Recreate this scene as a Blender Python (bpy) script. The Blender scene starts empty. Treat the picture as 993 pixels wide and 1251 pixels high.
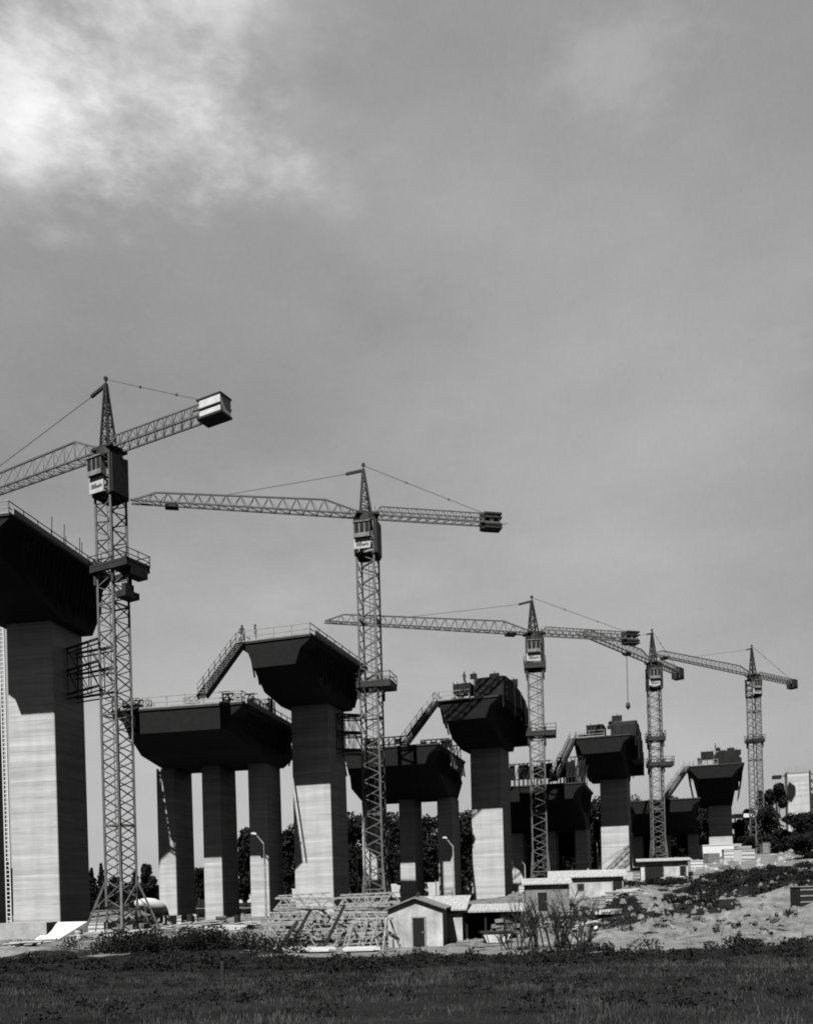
import bpy, bmesh, math, random
import numpy as np
from mathutils import Vector, Matrix
R = math.radians
C = bpy.context.scene.collection
S = bpy.context.scene
random.seed(7)

# ------------------------------------------------------------------ camera
CAM_Z = 4.0
F = 1050.0; PX, PY = 496.5, 1085.0; ROLL = R(1.6)
cd = bpy.data.cameras.new('camera'); cam = bpy.data.objects.new('camera', cd); C.objects.link(cam)
cd.sensor_fit = 'HORIZONTAL'; cd.sensor_width = 36; cd.lens = F / 993 * 36
cd.shift_y = (PY - 625.5) / 993
cd.clip_end = 8000; cd.clip_start = 0.2
cam.matrix_world = Matrix.Translation((0, 0, CAM_Z)) @ Matrix.Rotation(ROLL, 4, 'Y') @ Matrix.Rotation(R(90), 4, 'X')
S.camera = cam

# ------------------------------------------------------------------ sun and sky
SUN_EL = 53; SUN_AZ = 21          # elevation; degrees to the left of straight behind the photographer
to_sun = Vector((-math.sin(R(SUN_AZ)) * math.cos(R(SUN_EL)), -math.cos(R(SUN_AZ)) * math.cos(R(SUN_EL)), math.sin(R(SUN_EL))))
sl = bpy.data.lights.new('sun', 'SUN'); sl.energy = 5.0; sl.angle = R(0.5); sl.color = (1, 0.995, 0.985)
so = bpy.data.objects.new('sun', sl); C.objects.link(so)
so.rotation_euler = (-to_sun).to_track_quat('-Z', 'Y').to_euler()
w = bpy.data.worlds.new('World'); S.world = w; w.use_nodes = True
nt = w.node_tree; N = nt.nodes; Lk = nt.links
for n in list(N): N.remove(n)
def nd(t, **k):
    n = N.new(t)
    for a, b in k.items(): setattr(n, a, b)
    return n
def wm(op, a, b=None, c=None, clamp=False):
    n = nd('ShaderNodeMath', operation=op); n.use_clamp = clamp
    for i, v in enumerate((a, b, c)):
        if v is None: continue
        if isinstance(v, (int, float)): n.inputs[i].default_value = v
        else: Lk.new(v, n.inputs[i])
    return n.outputs[0]
sky = nd('ShaderNodeTexSky', sky_type='NISHITA'); sky.sun_disc = False
sky.sun_elevation = R(SUN_EL); sky.sun_rotation = math.atan2(to_sun.x, to_sun.y)
sky.dust_density = 1.0; sky.air_density = 1.0
sep = nd('ShaderNodeSeparateColor'); Lk.new(sky.outputs[0], sep.inputs[0])
tc = nd('ShaderNodeTexCoord')
def noise(scale, detail, rough, mapscale=(1, 1, 1), loc=(0, 0, 0)):
    mp = nd('ShaderNodeMapping'); mp.inputs['Scale'].default_value = mapscale; mp.inputs['Location'].default_value = loc
    Lk.new(tc.outputs['Generated'], mp.inputs[0])
    n = nd('ShaderNodeTexNoise'); n.inputs['Scale'].default_value = scale; n.inputs['Detail'].default_value = detail
    n.inputs['Roughness'].default_value = rough; Lk.new(mp.outputs[0], n.inputs['Vector']); return n.outputs[0]
def blob(d, inner, outer, power=1.0):
    v = Vector(d).normalized()
    dp = nd('ShaderNodeVectorMath', operation='DISTANCE'); dp.inputs[1].default_value = v
    nrm = nd('ShaderNodeVectorMath', operation='NORMALIZE'); Lk.new(tc.outputs['Generated'], nrm.inputs[0])
    Lk.new(nrm.outputs[0], dp.inputs[0])
    warp = wm('MULTIPLY', wm('SUBTRACT', noise(5.5, 8, .65, (1, 1, 2.2)), .5), .26)
    mr = nd('ShaderNodeMapRange', interpolation_type='SMOOTHSTEP')
    mr.inputs['From Min'].default_value = outer; mr.inputs['From Max'].default_value = inner
    Lk.new(wm('ADD', dp.outputs['Value'], warp), mr.inputs['Value']); return mr.outputs[0]
n1 = noise(2.2, 7, .55, (1, 1, 2.0)); n2 = noise(6, 8, .6, (1, 1, 1.6), (3, 1, 2)); n3 = noise(230, 4, .8)
def px_dir(px, py):
    u = px - PX; v = PY - py
    return ((u * math.cos(ROLL) + v * math.sin(ROLL)) / F, 1.0, (-u * math.sin(ROLL) + v * math.cos(ROLL)) / F)
SKYK = 0.03
base = wm('MINIMUM', wm('MULTIPLY', sep.outputs[0], SKYK), .10)
sxyz = nd('ShaderNodeSeparateXYZ'); Lk.new(tc.outputs['Generated'], sxyz.inputs[0])
def wmr(v, a, b, c, d):
    n = nd('ShaderNodeMapRange', interpolation_type='SMOOTHSTEP'); Lk.new(v, n.inputs['Value'])
    for k_, q in zip(('From Min', 'From Max', 'To Min', 'To Max'), (a, b, c, d)): n.inputs[k_].default_value = q
    return n.outputs[0]
veil = wm('MULTIPLY', wmr(sxyz.outputs[1], .35, .68, 0, 1), wmr(sxyz.outputs[2], -.02, .8, .24, .235))   # thin high cloud ahead, clear behind
var = wm('ADD', wm('MULTIPLY', wm('SUBTRACT', n1, .5), .14), wm('MULTIPLY', wm('SUBTRACT', n2, .5), .09))
var = wm('ADD', var, wm('MULTIPLY', wm('SUBTRACT', n3, .5), .04))
var = wm('MULTIPLY', var, wmr(sxyz.outputs[1], .3, .68, 0.1, 1))
tot = wm('ADD', wm('ADD', base, veil), var)
for (px, py, i, o, k) in ((10, 125, .0, .12, .22), (95, 90, .0, .12, .20), (30, 20, .0, .12, .16), (190, 50, .0, .12, .18), (270, 30, .0, .09, .10), (340, 20, .0, .12, .10), (740, 420, .0, .40, .06), (770, 80, .0, .07, .06), (700, 860, .0, .5, .06), (230, 960, .0, .4, .10)):
    tot = wm('ADD', tot, wm('MULTIPLY', blob(px_dir(px, py), i, o), k))
tot = wm('MAXIMUM', tot, .02)
tot = wm('MULTIPLY', tot, 10.0)
cc = nd('ShaderNodeCombineColor'); 
for i in range(3): Lk.new(tot, cc.inputs[i])
bg = nd('ShaderNodeBackground'); Lk.new(cc.outputs[0], bg.inputs[0]); bg.inputs[1].default_value = 0.1
out = nd('ShaderNodeOutputWorld'); Lk.new(bg.outputs[0], out.inputs[0])
S.view_settings.view_transform = 'Standard'; S.view_settings.look = 'None'
S.view_settings.exposure = 0.22; S.view_settings.gamma = 1
S.render.engine = 'CYCLES'; S.cycles.max_bounces = 4; S.cycles.diffuse_bounces = 0; S.cycles.filter_width = 1.9

# ------------------------------------------------------------------ pixel <-> world survey helpers
def at(px, py, Y):
    d = px_dir(px, py); return Vector((d[0] * Y, Y, d[2] * Y + CAM_Z))
def at_z(px, py, z):
    d = px_dir(px, py); Y = (z - CAM_Z) / d[2]; return Vector((d[0] * Y, Y, z))

# ------------------------------------------------------------------ materials (all grey: black-and-white film)
def mat(name, v, rough=.8, var=.25, scale=1.5, stretch=(1, 1, 1), bump=0.0, metallic=0, joints=0, spots=0.0, spec=.3):
    m = bpy.data.materials.new(name); m.use_nodes = True; t = m.node_tree; b = t.nodes['Principled BSDF']
    b.inputs['Roughness'].default_value = rough; b.inputs['Metallic'].default_value = metallic
    b.inputs['Specular IOR Level'].default_value = spec
    co = t.nodes.new('ShaderNodeTexCoord'); mp = t.nodes.new('ShaderNodeMapping'); mp.inputs['Scale'].default_value = stretch
    t.links.new(co.outputs['Object'], mp.inputs[0])
    nz = t.nodes.new('ShaderNodeTexNoise'); nz.inputs['Scale'].default_value = scale; nz.inputs['Detail'].default_value = 7; nz.inputs['Roughness'].default_value = .62
    t.links.new(mp.outputs[0], nz.inputs['Vector'])
    mr = t.nodes.new('ShaderNodeMapRange'); mr.inputs['From Min'].default_value = .3; mr.inputs['From Max'].default_value = .7
    mr.inputs['To Min'].default_value = v * (1 - var); mr.inputs['To Max'].default_value = v * (1 + var)
    t.links.new(nz.outputs[0], mr.inputs['Value']); val = mr.outputs[0]
    def M(op, a, c):
        n = t.nodes.new('ShaderNodeMath'); n.operation = op
        for i, q in enumerate((a, c)):
            if isinstance(q, (int, float)): n.inputs[i].default_value = q
            else: t.links.new(q, n.inputs[i])
        return n.outputs[0]
    if joints:
        sx = t.nodes.new('ShaderNodeSeparateXYZ'); t.links.new(co.outputs['Object'], sx.inputs[0])
        # board marks: a grey of its own for every board row, and a dark line at every lift
        row = M('FLOOR', M('DIVIDE', sx.outputs[2], joints / 5), 0)
        wn = t.nodes.new('ShaderNodeTexWhiteNoise'); wn.noise_dimensions = '1D'; t.links.new(row, wn.inputs['W'])
        val = M('MULTIPLY', val, M('ADD', M('MULTIPLY', wn.outputs['Value'], .16), .92))
        lift = M('FRACT', M('DIVIDE', sx.outputs[2], joints), 0)
        ln = M('LESS_THAN', lift, .045)
        nz2 = t.nodes.new('ShaderNodeTexNoise'); nz2.inputs['Scale'].default_value = .8; nz2.inputs['Detail'].default_value = 4
        t.links.new(co.outputs['Object'], nz2.inputs['Vector'])
        val = M('MULTIPLY', val, M('SUBTRACT', 1.0, M('MULTIPLY', ln, M('MULTIPLY', nz2.outputs[0], .45))))
        # rain streaks and blotches
        mp3 = t.nodes.new('ShaderNodeMapping'); mp3.inputs['Scale'].default_value = (.9, .9, .16); t.links.new(co.outputs['Object'], mp3.inputs[0])
        nz3 = t.nodes.new('ShaderNodeTexNoise'); nz3.inputs['Scale'].default_value = 1.3; nz3.inputs['Detail'].default_value = 5; t.links.new(mp3.outputs[0], nz3.inputs['Vector'])
        mr3 = t.nodes.new('ShaderNodeMapRange'); mr3.inputs['From Min'].default_value = .35; mr3.inputs['From Max'].default_value = .7; mr3.inputs['To Min'].default_value = 1.04; mr3.inputs['To Max'].default_value = .90
        t.links.new(nz3.outputs[0], mr3.inputs['Value']); val = M('MULTIPLY', val, mr3.outputs[0])
    if spots:
        vz = t.nodes.new('ShaderNodeTexNoise'); vz.inputs['Scale'].default_value = 9; vz.inputs['Detail'].default_value = 3; t.links.new(co.outputs['Object'], vz.inputs['Vector'])
        g = M('GREATER_THAN', vz.outputs[0], .62); val = M('MULTIPLY', val, M('SUBTRACT', 1.0, M('MULTIPLY', g, spots)))
    c = t.nodes.new('ShaderNodeCombineColor')
    for i in range(3): t.links.new(val, c.inputs[i])
    t.links.new(c.outputs[0], b.inputs['Base Color'])
    if bump:
        bp = t.nodes.new('ShaderNodeBump'); bp.inputs['Strength'].default_value = bump; bp.inputs['Distance'].default_value = .1
        t.links.new(nz.outputs[0], bp.inputs['Height']); t.links.new(bp.outputs[0], b.inputs['Normal'])
    return m
M_CON = mat('board_marked_concrete', .52, .9, .20, .8, (.22, .22, 2.6), .15, joints=1.5)
M_CONF = mat('rough_concrete', .42, .9, .2, 1.2, (1, 1, 1), .3)
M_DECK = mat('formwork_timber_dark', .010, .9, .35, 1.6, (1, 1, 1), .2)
M_SLAB = mat('deck_slab_edge', .05, .9, .25, 1.2)
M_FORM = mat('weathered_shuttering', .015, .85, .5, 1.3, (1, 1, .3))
M_STEEL = mat('painted_crane_steel', .13, .6, .3, 2.0)
M_STEELD = mat('dark_crane_steel', .035, .6, .3, 2.0)
M_CABLE = mat('steel_cable', .12, .5, .1, 2.0)
M_WHITE = mat('white_painted_panel', .75, .6, .08, 2.0)
M_SIGN = mat('faded_sign_paint', .5, .7, .15, 2.0)
M_MARK = mat('dark_lettering', .05, .7, .1, 2.0)
M_RAIL = mat('scaffold_rail', .33, .6, .25, 2.0)
M_TIMB = mat('bare_timber', .30, .9, .35, 3.0, (1, 1, 4))
M_TUBE = mat('galvanised_girder', .36, .6, .5, 3.0)
M_WALL = mat('whitewashed_wall', .66, .9, .2, 1.4, bump=.2, spots=.2)
M_HUT = mat('stained_plaster', .50, .9, .45, .9, (1, 1, .5), .3, spots=.25)
M_WALLD = mat('grey_rendered_wall', .22, .9, .35, 1.4, bump=.2)
M_ROOF = mat('fibre_cement_roof', .42, .85, .45, 2.0, (5, .6, 1), spots=.35, bump=.4)
M_DARK = mat('dark_surface_and_shade', .02, .9, .2, 2.0)
M_DOOR = mat('dark_door_wood', .012, .8, .3, 3.0)
M_GLASS = mat('window_glass', .03, .15, .1, 1.0, spec=.6)
M_TYRE = mat('tyre_rubber', .03, .9, .2, 2.0)
M_TRUCK = mat('truck_paint', .07, .5, .2, 2.0)
M_CLOTH = mat('work_clothes', .06, .9, .2, 3.0)
M_SKIN = mat('skin', .3, .7, .05, 3.0)
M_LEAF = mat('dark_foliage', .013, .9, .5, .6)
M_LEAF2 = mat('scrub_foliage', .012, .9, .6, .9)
M_BARK = mat('bark', .035, .95, .4, 3.0)
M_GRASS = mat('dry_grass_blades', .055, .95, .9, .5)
M_ROCK = mat('broken_stone', .19, .95, .35, 2.0, bump=.3)

# ------------------------------------------------------------------ mesh builder
class MB:
    def __init__(s): s.v = []; s.f = []; s.sm = False
    def add(s, vs, fs):
        n = len(s.v); s.v += [tuple(v) for v in vs]; s.f += [tuple(i + n for i in f) for f in fs]; return s
    def box(s, x0, x1, y0, y1, z0, z1):
        return s.add([(x0,y0,z0),(x1,y0,z0),(x1,y1,z0),(x0,y1,z0),(x0,y0,z1),(x1,y0,z1),(x1,y1,z1),(x0,y1,z1)],
                     [(0,3,2,1),(4,5,6,7),(0,1,5,4),(1,2,6,5),(2,3,7,6),(3,0,4,7)])
    def bar(s, a, b, t=.1, t2=None):
        a = Vector(a); b = Vector(b); d = b - a
        if d.length < 1e-6: return s
        d.normalize(); up = Vector((0, 0, 1)) if abs(d.z) < .95 else Vector((1, 0, 0))
        p = d.cross(up).normalized() * t / 2; q = d.cross(p).normalized() * (t2 or t) / 2
        vs = [a-p-q, a+p-q, a+p+q, a-p+q, b-p-q, b+p-q, b+p+q, b-p+q]
        return s.add(vs, [(0,1,2,3),(7,6,5,4),(0,4,5,1),(1,5,6,2),(2,6,7,3),(3,7,4,0)])
    def tube(s, a, b, r0, r1, n=10, cap=True):
        a = Vector(a); b = Vector(b); d = (b - a).normalized(); up = Vector((0, 0, 1)) if abs(d.z) < .95 else Vector((1, 0, 0))
        p = d.cross(up).normalized(); q = d.cross(p)
        vs = [a + (p*math.cos(k*2*math.pi/n) + q*math.sin(k*2*math.pi/n))*r0 for k in range(n)] + [b + (p*math.cos(k*2*math.pi/n) + q*math.sin(k*2*math.pi/n))*r1 for k in range(n)]
        fs = [(k, (k+1) % n, n+(k+1) % n, n+k) for k in range(n)]
        if cap: fs += [tuple(range(n))[::-1], tuple(range(n, 2*n))]
        return s.add(vs, fs)
    def prism_x(s, prof, x0, x1):     # profile in (y, z)
        n = len(prof); vs = [(x0, y, z) for y, z in prof] + [(x1, y, z) for y, z in prof]
        return s.add(vs, [tuple(range(n)), tuple(range(2*n-1, n-1, -1))] + [(k, n+k, n+(k+1) % n, (k+1) % n) for k in range(n)])
    def prism_y(s, prof, y0, y1):     # profile in (x, z)
        n = len(prof); vs = [(x, y0, z) for x, z in prof] + [(x, y1, z) for x, z in prof]
        return s.add(vs, [tuple(range(n)), tuple(range(2*n-1, n-1, -1))] + [(k, n+k, n+(k+1) % n, (k+1) % n) for k in range(n)])
    def loft(s, rings):
        n = len(rings[0]); b = len(s.v)
        for r in rings: s.v += [tuple(p) for p in r]
        for i in range(len(rings)-1):
            for k in range(n): s.f.append((b+i*n+k, b+i*n+(k+1) % n, b+(i+1)*n+(k+1) % n, b+(i+1)*n+k))
        s.f.append(tuple(b+k for k in range(n))[::-1]); s.f.append(tuple(b+(len(rings)-1)*n+k for k in range(n)))
        return s
    def build(s, name, m, parent=None, fix=False, smooth=False):
        me = bpy.data.meshes.new(name); me.from_pydata(s.v, [], s.f); me.materials.append(m)
        if fix:
            bm = bmesh.new(); bm.from_mesh(me); bmesh.ops.recalc_face_normals(bm, faces=bm.faces); bm.to_mesh(me); bm.free()
        if smooth:
            for p in me.polygons: p.use_smooth = True
        o = bpy.data.objects.new(name, me); C.objects.link(o)
        if parent: o.parent = parent
        return o
def tag(o, label=None, cat=None, group=None, kind=None):
    if label: o['label'] = label
    if cat: o['category'] = cat
    if group: o['group'] = group
    if kind: o['kind'] = kind
    return o
def empty(name, loc, rz=0):
    e = bpy.data.objects.new(name, None); C.objects.link(e); e.location = loc; e.rotation_euler = (0, 0, rz); e.empty_display_size = .5
    return e
def thing(name, loc, rz, label, cat, group=None): return tag(empty(name, loc, rz), label, cat, group)

# ------------------------------------------------------------------ terrain
GP = [(-60,-10,-1.6),(0,-10,-1.65),(60,-10,-1.6),(0,0,-1.7),(0,12,-1.9),(-15,12,-1.85),(15,12,-1.85),(-20,30,-3.0),(0,30,-3.1),(20,30,-3.0),(-40,40,-3.5),(45,40,-2.9),
      (-22,52,-4.0),(0,54,-4.3),(20,52,-4.1),(36,52,-3.5),(-34,76,-4.1),(-28,83.5,-3.8),(-50,80,-4.0),(-20,94,-2.7),(-10,96,-2.4),(3,64,-4.3),(-8,70,-4.1),
      (12,121,-1.8),(18,122,-.8),(37,150,.4),(44,150,1.9),(69,184,5.2),(76,186,4.6),(22,85,-3.3),(30,70,-3.4),(45,80,-1.9),(38,100,-1.6),(62,100,.3),(62,130,2.0),(50,165,3.0),
      (92,180,6.0),(112,215,9.0),(-60,130,-2.0),(-60,220,-1.5),(-20,150,-1.5),(0,200,1.0),(40,220,5.0),(130,120,4.0)]
_P = np.array(GP, float)
def _phi(r2): return np.where(r2 > 0, r2 * np.log(np.maximum(r2, 1e-9)) * .5, 0)
_n = len(_P); _d = ((_P[:, None, :2] - _P[None, :, :2]) ** 2).sum(-1) / 1e4
_A = np.zeros((_n+3, _n+3)); _A[:_n, :_n] = _phi(_d) + np.eye(_n) * .0004
_A[:_n, _n] = 1; _A[:_n, _n+1:] = _P[:, :2] / 100; _A[_n:, :_n] = _A[:_n, _n:].T
_w = np.linalg.solve(_A, np.concatenate([_P[:, 2], np.zeros(3)]))
def tps(X, Y):
    X = np.clip(X, -70, 135); Y = np.clip(Y, -15, 225)
    q = np.stack([X, Y], -1).reshape(-1, 2); r2 = ((q[:, None] - _P[None, :, :2]) ** 2).sum(-1) / 1e4
    z = _phi(r2) @ _w[:_n] + _w[_n] + q @ _w[_n+1:] / 100
    return np.clip(z, -4.6, 12).reshape(np.shape(X)) + CAM_Z
def sst(a, b, x): t = np.clip((x - a) / (b - a), 0, 1); return t*t*(3-2*t)
rng = np.random.default_rng(3)
_bx = [(rng.uniform(0, 6.28), rng.uniform(0, 6.28), rng.uniform(0, 6.28)) for _ in range(7)]
def bumps(X, Y):
    z = 0
    for i, (a, p, q) in enumerate(_bx):
        k = .18 * 1.55 ** i; z = z + np.sin(k * (X * math.cos(a) + Y * math.sin(a)) + p + 1.3 * np.sin(k*.7*(Y * math.cos(a) - X * math.sin(a)) + q)) / 1.45 ** i
    return z
def ridge(X, Y, cx, cy, sx, sy, h, rot=0):
    c, s = math.cos(rot), math.sin(rot); u = (X-cx)*c + (Y-cy)*s; v = -(X-cx)*s + (Y-cy)*c
    return h * np.exp(-(u/sx)**2 - (v/sy)**2)
MOUNDS = [(25, 63, 7, 2.2, .8, .1), (40, 66, 9, 2.5, 1.8, .15), (30, 73, 6, 1.6, 1.0, -.3), (36, 60, 6, 1.5, .7, .3), (20, 70, 4, 1.8, .9, .3), (32, 82, 10, 2.4, 1.2, .25), (24, 88, 5, 2.2, 1.6, .5), (52, 92, 9, 4, 1.4, .1), (-26, 58, 7, 2.5, .9, 0), (-13, 56, 6, 2.0, .6, 0),(46,77,6,2,1.1,-.2), (26, 44, 9, 4, .55, 0), (14, 61, 5, 1.2, .6, .1), (34, 70, 4, 1.3, .9, .2)]
def gz_arr(X, Y):
    X = np.asarray(X, float); Y = np.asarray(Y, float); z = tps(X, Y)
    rub = sst(8, 22, X) * sst(50, 58, Y) * (1 - sst(110, 135, Y))
    z = z + bumps(X, Y) * (.05 + .30 * rub) * (1 - sst(200, 260, Y)) * sst(4, 20, Y)
    z = z + rub * (.16*np.sin(X*2.9+1.7*np.sin(Y*1.3)) * np.sin(Y*3.1+1.9*np.sin(X*1.1)) + .10*np.sin(X*5.3+Y*2.1)*np.sin(Y*6.1-X*1.7))
    for a in MOUNDS: z = z + ridge(X, Y, a[0], a[1], a[2], a[3], a[4], a[5])
    return z
def gz(x, y): return float(gz_arr(np.array([x]), np.array([y]))[0])
def axis(a, b, step, far, g=1.18):
    l = list(np.arange(a, b + .01, step)); s = step; x = b
    while x < far: s *= g; x += s; l.append(x)
    s = step; x = a
    while x > -far: s *= g; x -= s; l.insert(0, x)
    return np.array(l)
xs = axis(-60, 115, .8, 3500); ys = axis(0, 200, .7, 4000)
GX, GY = np.meshgrid(xs, ys); GZ = gz_arr(GX, GY)
nx, ny = len(xs), len(ys)
idx = np.arange(nx*ny).reshape(ny, nx)
fq = np.stack([idx[:-1, :-1], idx[:-1, 1:], idx[1:, 1:], idx[1:, :-1]], -1).reshape(-1, 4)
me = bpy.data.meshes.new('ground'); me.from_pydata(np.stack([GX, GY, GZ], -1).reshape(-1, 3).tolist(), [], fq.tolist())
# ground cover: how much bare earth lies here
edge = 51 + .0 * GX - 7 * sst(30, 48, GX) + 5 * sst(-30, -8, -np.abs(GX + 16))
cov = sst(-4, 3, GY - edge + bumps(GX*1.7, GY*1.7) * 1.2)
_n2 = bumps(GX*.8+30, GY*1.6)
cov = cov * (1 - .98 * sst(.25, .7, np.exp(-((GX-50)/24)**2 - ((GY-102)/15)**2) + .10*_n2))
cov = cov * (1 - .95 * sst(.3, .7, np.exp(-((GX-27)/6)**2 - ((GY-79)/4)**2) + .12*_n2)) * (1 - .9 * sst(.3, .7, np.exp(-((GX-42)/9)**2 - ((GY-73)/2.5)**2) + .12*_n2)) * (1 - .9 * sst(.3, .7, np.exp(-((GX-18)/5)**2 - ((GY-84)/8)**2) + .12*_n2))
cov = cov * (1 - .75 * sst(108, 128, GY) * (1 - sst(20, 40, GX))) * (1 - .7 * sst(150, 190, GY)) * (1 - .8 * sst(70, 110, np.abs(GX - 20)))
ca = me.attributes.new('bare', 'FLOAT', 'POINT'); ca.data.foreach_set('value', cov.reshape(-1).astype(np.float32))
for p in me.polygons: p.use_smooth = True
g = bpy.data.materials.new('ground_earth_and_grass'); g.use_nodes = True; t = g.node_tree; b = t.nodes['Principled BSDF']
b.inputs['Roughness'].default_value = .95; b.inputs['Specular IOR Level'].default_value = .1
co = t.nodes.new('ShaderNodeTexCoord'); at_ = t.nodes.new('ShaderNodeAttribute'); at_.attribute_name = 'bare'
def tn(scale, det=8, ro=.65, st=(1, 1, 1)):
    mp = t.nodes.new('ShaderNodeMapping'); mp.inputs['Scale'].default_value = st; t.links.new(co.outputs['Object'], mp.inputs[0])
    n = t.nodes.new('ShaderNodeTexNoise'); n.inputs['Scale'].default_value = scale; n.inputs['Detail'].default_value = det; n.inputs['Roughness'].default_value = ro
    t.links.new(mp.outputs[0], n.inputs['Vector']); return n.outputs[0]
def mr(v, a, b_, c, d):
    n = t.nodes.new('ShaderNodeMapRange'); n.inputs['From Min'].default_value = a; n.inputs['From Max'].default_value = b_; n.inputs['To Min'].default_value = c; n.inputs['To Max'].default_value = d
    t.links.new(v, n.inputs['Value']); return n.outputs[0]
def mm(op, a, c, cl=False):
    n = t.nodes.new('ShaderNodeMath'); n.operation = op; n.use_clamp = cl
    for i, q in enumerate((a, c)):
        if isinstance(q, (int, float)): n.inputs[i].default_value = q
        else: t.links.new(q, n.inputs[i])
    return n.outputs[0]
earth = mm('MULTIPLY', mr(tn(.9), .3, .7, .10, .31), mr(tn(7), .3, .7, .75, 1.2))
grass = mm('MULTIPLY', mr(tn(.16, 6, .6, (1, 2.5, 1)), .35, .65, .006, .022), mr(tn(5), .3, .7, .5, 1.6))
k = mm('ADD', mm('MULTIPLY', at_.outputs['Fac'], .95), mm('MULTIPLY', mm('MULTIPLY', mm('SUBTRACT', tn(.33, 9, .72, (1, 2.2, 1)), .5), 4.4), mm('ADD', at_.outputs['Fac'], .12)))
k = mr(k, .42, .58, 0, 1)
mx = t.nodes.new('ShaderNodeMix'); mx.data_type = 'FLOAT'; t.links.new(k, mx.inputs[0]); t.links.new(grass, mx.inputs[2]); t.links.new(earth, mx.inputs[3])
cc = t.nodes.new('ShaderNodeCombineColor')
for i in range(3): t.links.new(mx.outputs[0], cc.inputs[i])
t.links.new(cc.outputs[0], b.inputs['Base Color'])
bp = t.nodes.new('ShaderNodeBump'); bp.inputs['Strength'].default_value = .7; bp.inputs['Distance'].default_value = .25
t.links.new(tn(2.2), bp.inputs['Height']); t.links.new(bp.outputs[0], b.inputs['Normal'])
me.materials.append(g)
go = bpy.data.objects.new('ground', me); C.objects.link(go); tag(go, kind='structure')

# ------------------------------------------------------------------ lattice helpers
def zig(mb, a0, a1, b0, b1, n, t, cross=True):   # zigzag between line a0-a1 and line b0-b1
    a0, a1, b0, b1 = map(Vector, (a0, a1, b0, b1))
    for i in range(n):
        p = a0.lerp(a1, i/n); q = b0.lerp(b1, (i+.5)/n); r = a0.lerp(a1, (i+1)/n)
        mb.bar(p, q, t); mb.bar(q, r, t)
        if cross: mb.bar(p, b0.lerp(b1, i/n), t)
def railing(mb, pts, h=1.1, step=1.9, t=.07, out=None):
    for i in range(len(pts)-1):
        a, b = Vector(pts[i]), Vector(pts[i+1]); n = max(1, int((b-a).length/step))
        for k in range(n+1):
            p = a.lerp(b, k/n); hh = h * random.uniform(.95, 1.15); mb.bar(p, p + Vector((0, 0, hh)), t)
        for z in (.5*h, h): mb.bar(a + Vector((0, 0, z)), b + Vector((0, 0, z)), t*.9)
        mb.bar(a + Vector((0, 0, .12)), b + Vector((0, 0, .12)), .04, .22)

# ------------------------------------------------------------------ viaduct piers
def hammer(root, hw, near, far, zt, zs, colhw, bw, tip=2.9, seed=0, rail=True, skirts=True):
    """box-girder pier head: slab on top, haunched box below; local y runs away from the photographer"""
    rs = random.Random(seed); mb = MB(); nf = near + 0; pc = colhw
    def ring(y, zb, wt, wb):
        return [(-hw, y, zt-.32), (-hw, y, zt), (hw, y, zt), (hw, y, zt-.32), (wt, y, zt-1.15), (wb, y, zb), (-wb, y, zb), (-wt, y, zt-1.15)]
    wt = hw - .9
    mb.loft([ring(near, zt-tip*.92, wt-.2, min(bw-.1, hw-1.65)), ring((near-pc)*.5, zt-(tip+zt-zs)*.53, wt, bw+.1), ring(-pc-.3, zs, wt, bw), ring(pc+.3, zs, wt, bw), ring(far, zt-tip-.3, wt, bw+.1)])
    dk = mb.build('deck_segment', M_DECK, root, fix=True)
    sb = MB(); sb.box(-hw-.12, hw+.12, near-.12, near+.18, zt-.16, zt+.05).box(hw-.1, hw+.13, near+.18, far, zt-.16, zt+.05).box(-hw-.13, -hw+.1, near+.18, far, zt-.16, zt+.05)
    sb.build('slab_edge', M_SLAB, dk)
    if skirts:
        for sx in (-1, 1):
            s = MB(); y = near + 2.4
            while y < far - .3:
                f = min(1, max(0, (y-near)/(-pc-near))) if y < 0 else 1
                zb = zt - tip - (zt-zs-tip) * f * .8
                s.bar((sx*(hw-.15), y, zt-.5), (sx*(hw-.35 - .7*f), y, zb + rs.uniform(0, .9)), .1, .16)
                y += rs.uniform(.55, .95)
            s.bar((sx*(hw-.2), near+2.3, zt-.5), (sx*(hw-.3), far-.3, zt-.5), .12); s.bar((sx*(hw-.45), near+2.3, zt-1.6), (sx*(hw-.6), far-.3, zt-1.6), .12)
            s.build('formwork_hanger', M_FORM, dk)
    if rail:
        r = MB(); railing(r, [(-hw, near, zt), (hw, near, zt), (hw, far, zt)], 1.15, 1.9, .075)
        railing(r, [(-hw, near, zt), (-hw, far, zt)], 1.15, 2.2, .06)
        r.bar((hw+.55, near-.2, zt+.1), (hw+.55, far, zt+.1), .14, .5)
        r.build('guard_rail', M_RAIL, dk)
    return dk
def column(root, x, y, w_, d_, z0, z1, name='column', m=M_CON):
    mb = MB(); ch = .06
    def rg(z, k=1.0): a, b2 = w_/2*k, d_/2*k; return [(x-a+ch, y-b2, z), (x+a-ch, y-b2, z), (x+a, y-b2+ch, z), (x+a, y+b2-ch, z), (x+a-ch, y+b2, z), (x-a+ch, y+b2, z), (x-a, y+b2-ch, z), (x-a, y-b2+ch, z)]
    return mb.loft([rg(z0, 1.03), rg(z1)]).build(name, m, root, fix=True)
class Frame:
    def __init__(s, root, th): s.o = Vector(root.location); s.c = math.cos(-th); s.s = math.sin(-th)
    def w(s, x, y, z): return Vector((s.o.x + x*s.c - y*s.s, s.o.y + x*s.s + y*s.c, z))
def place(pxc, pyc, dfront, th, halfd):
    p = at(pxc, pyc, dfront); return Vector((p.x + halfd*math.sin(th), p.y + halfd*math.cos(th), 0))
A = {}
W_, D_ = 4.6, 5.1
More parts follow.
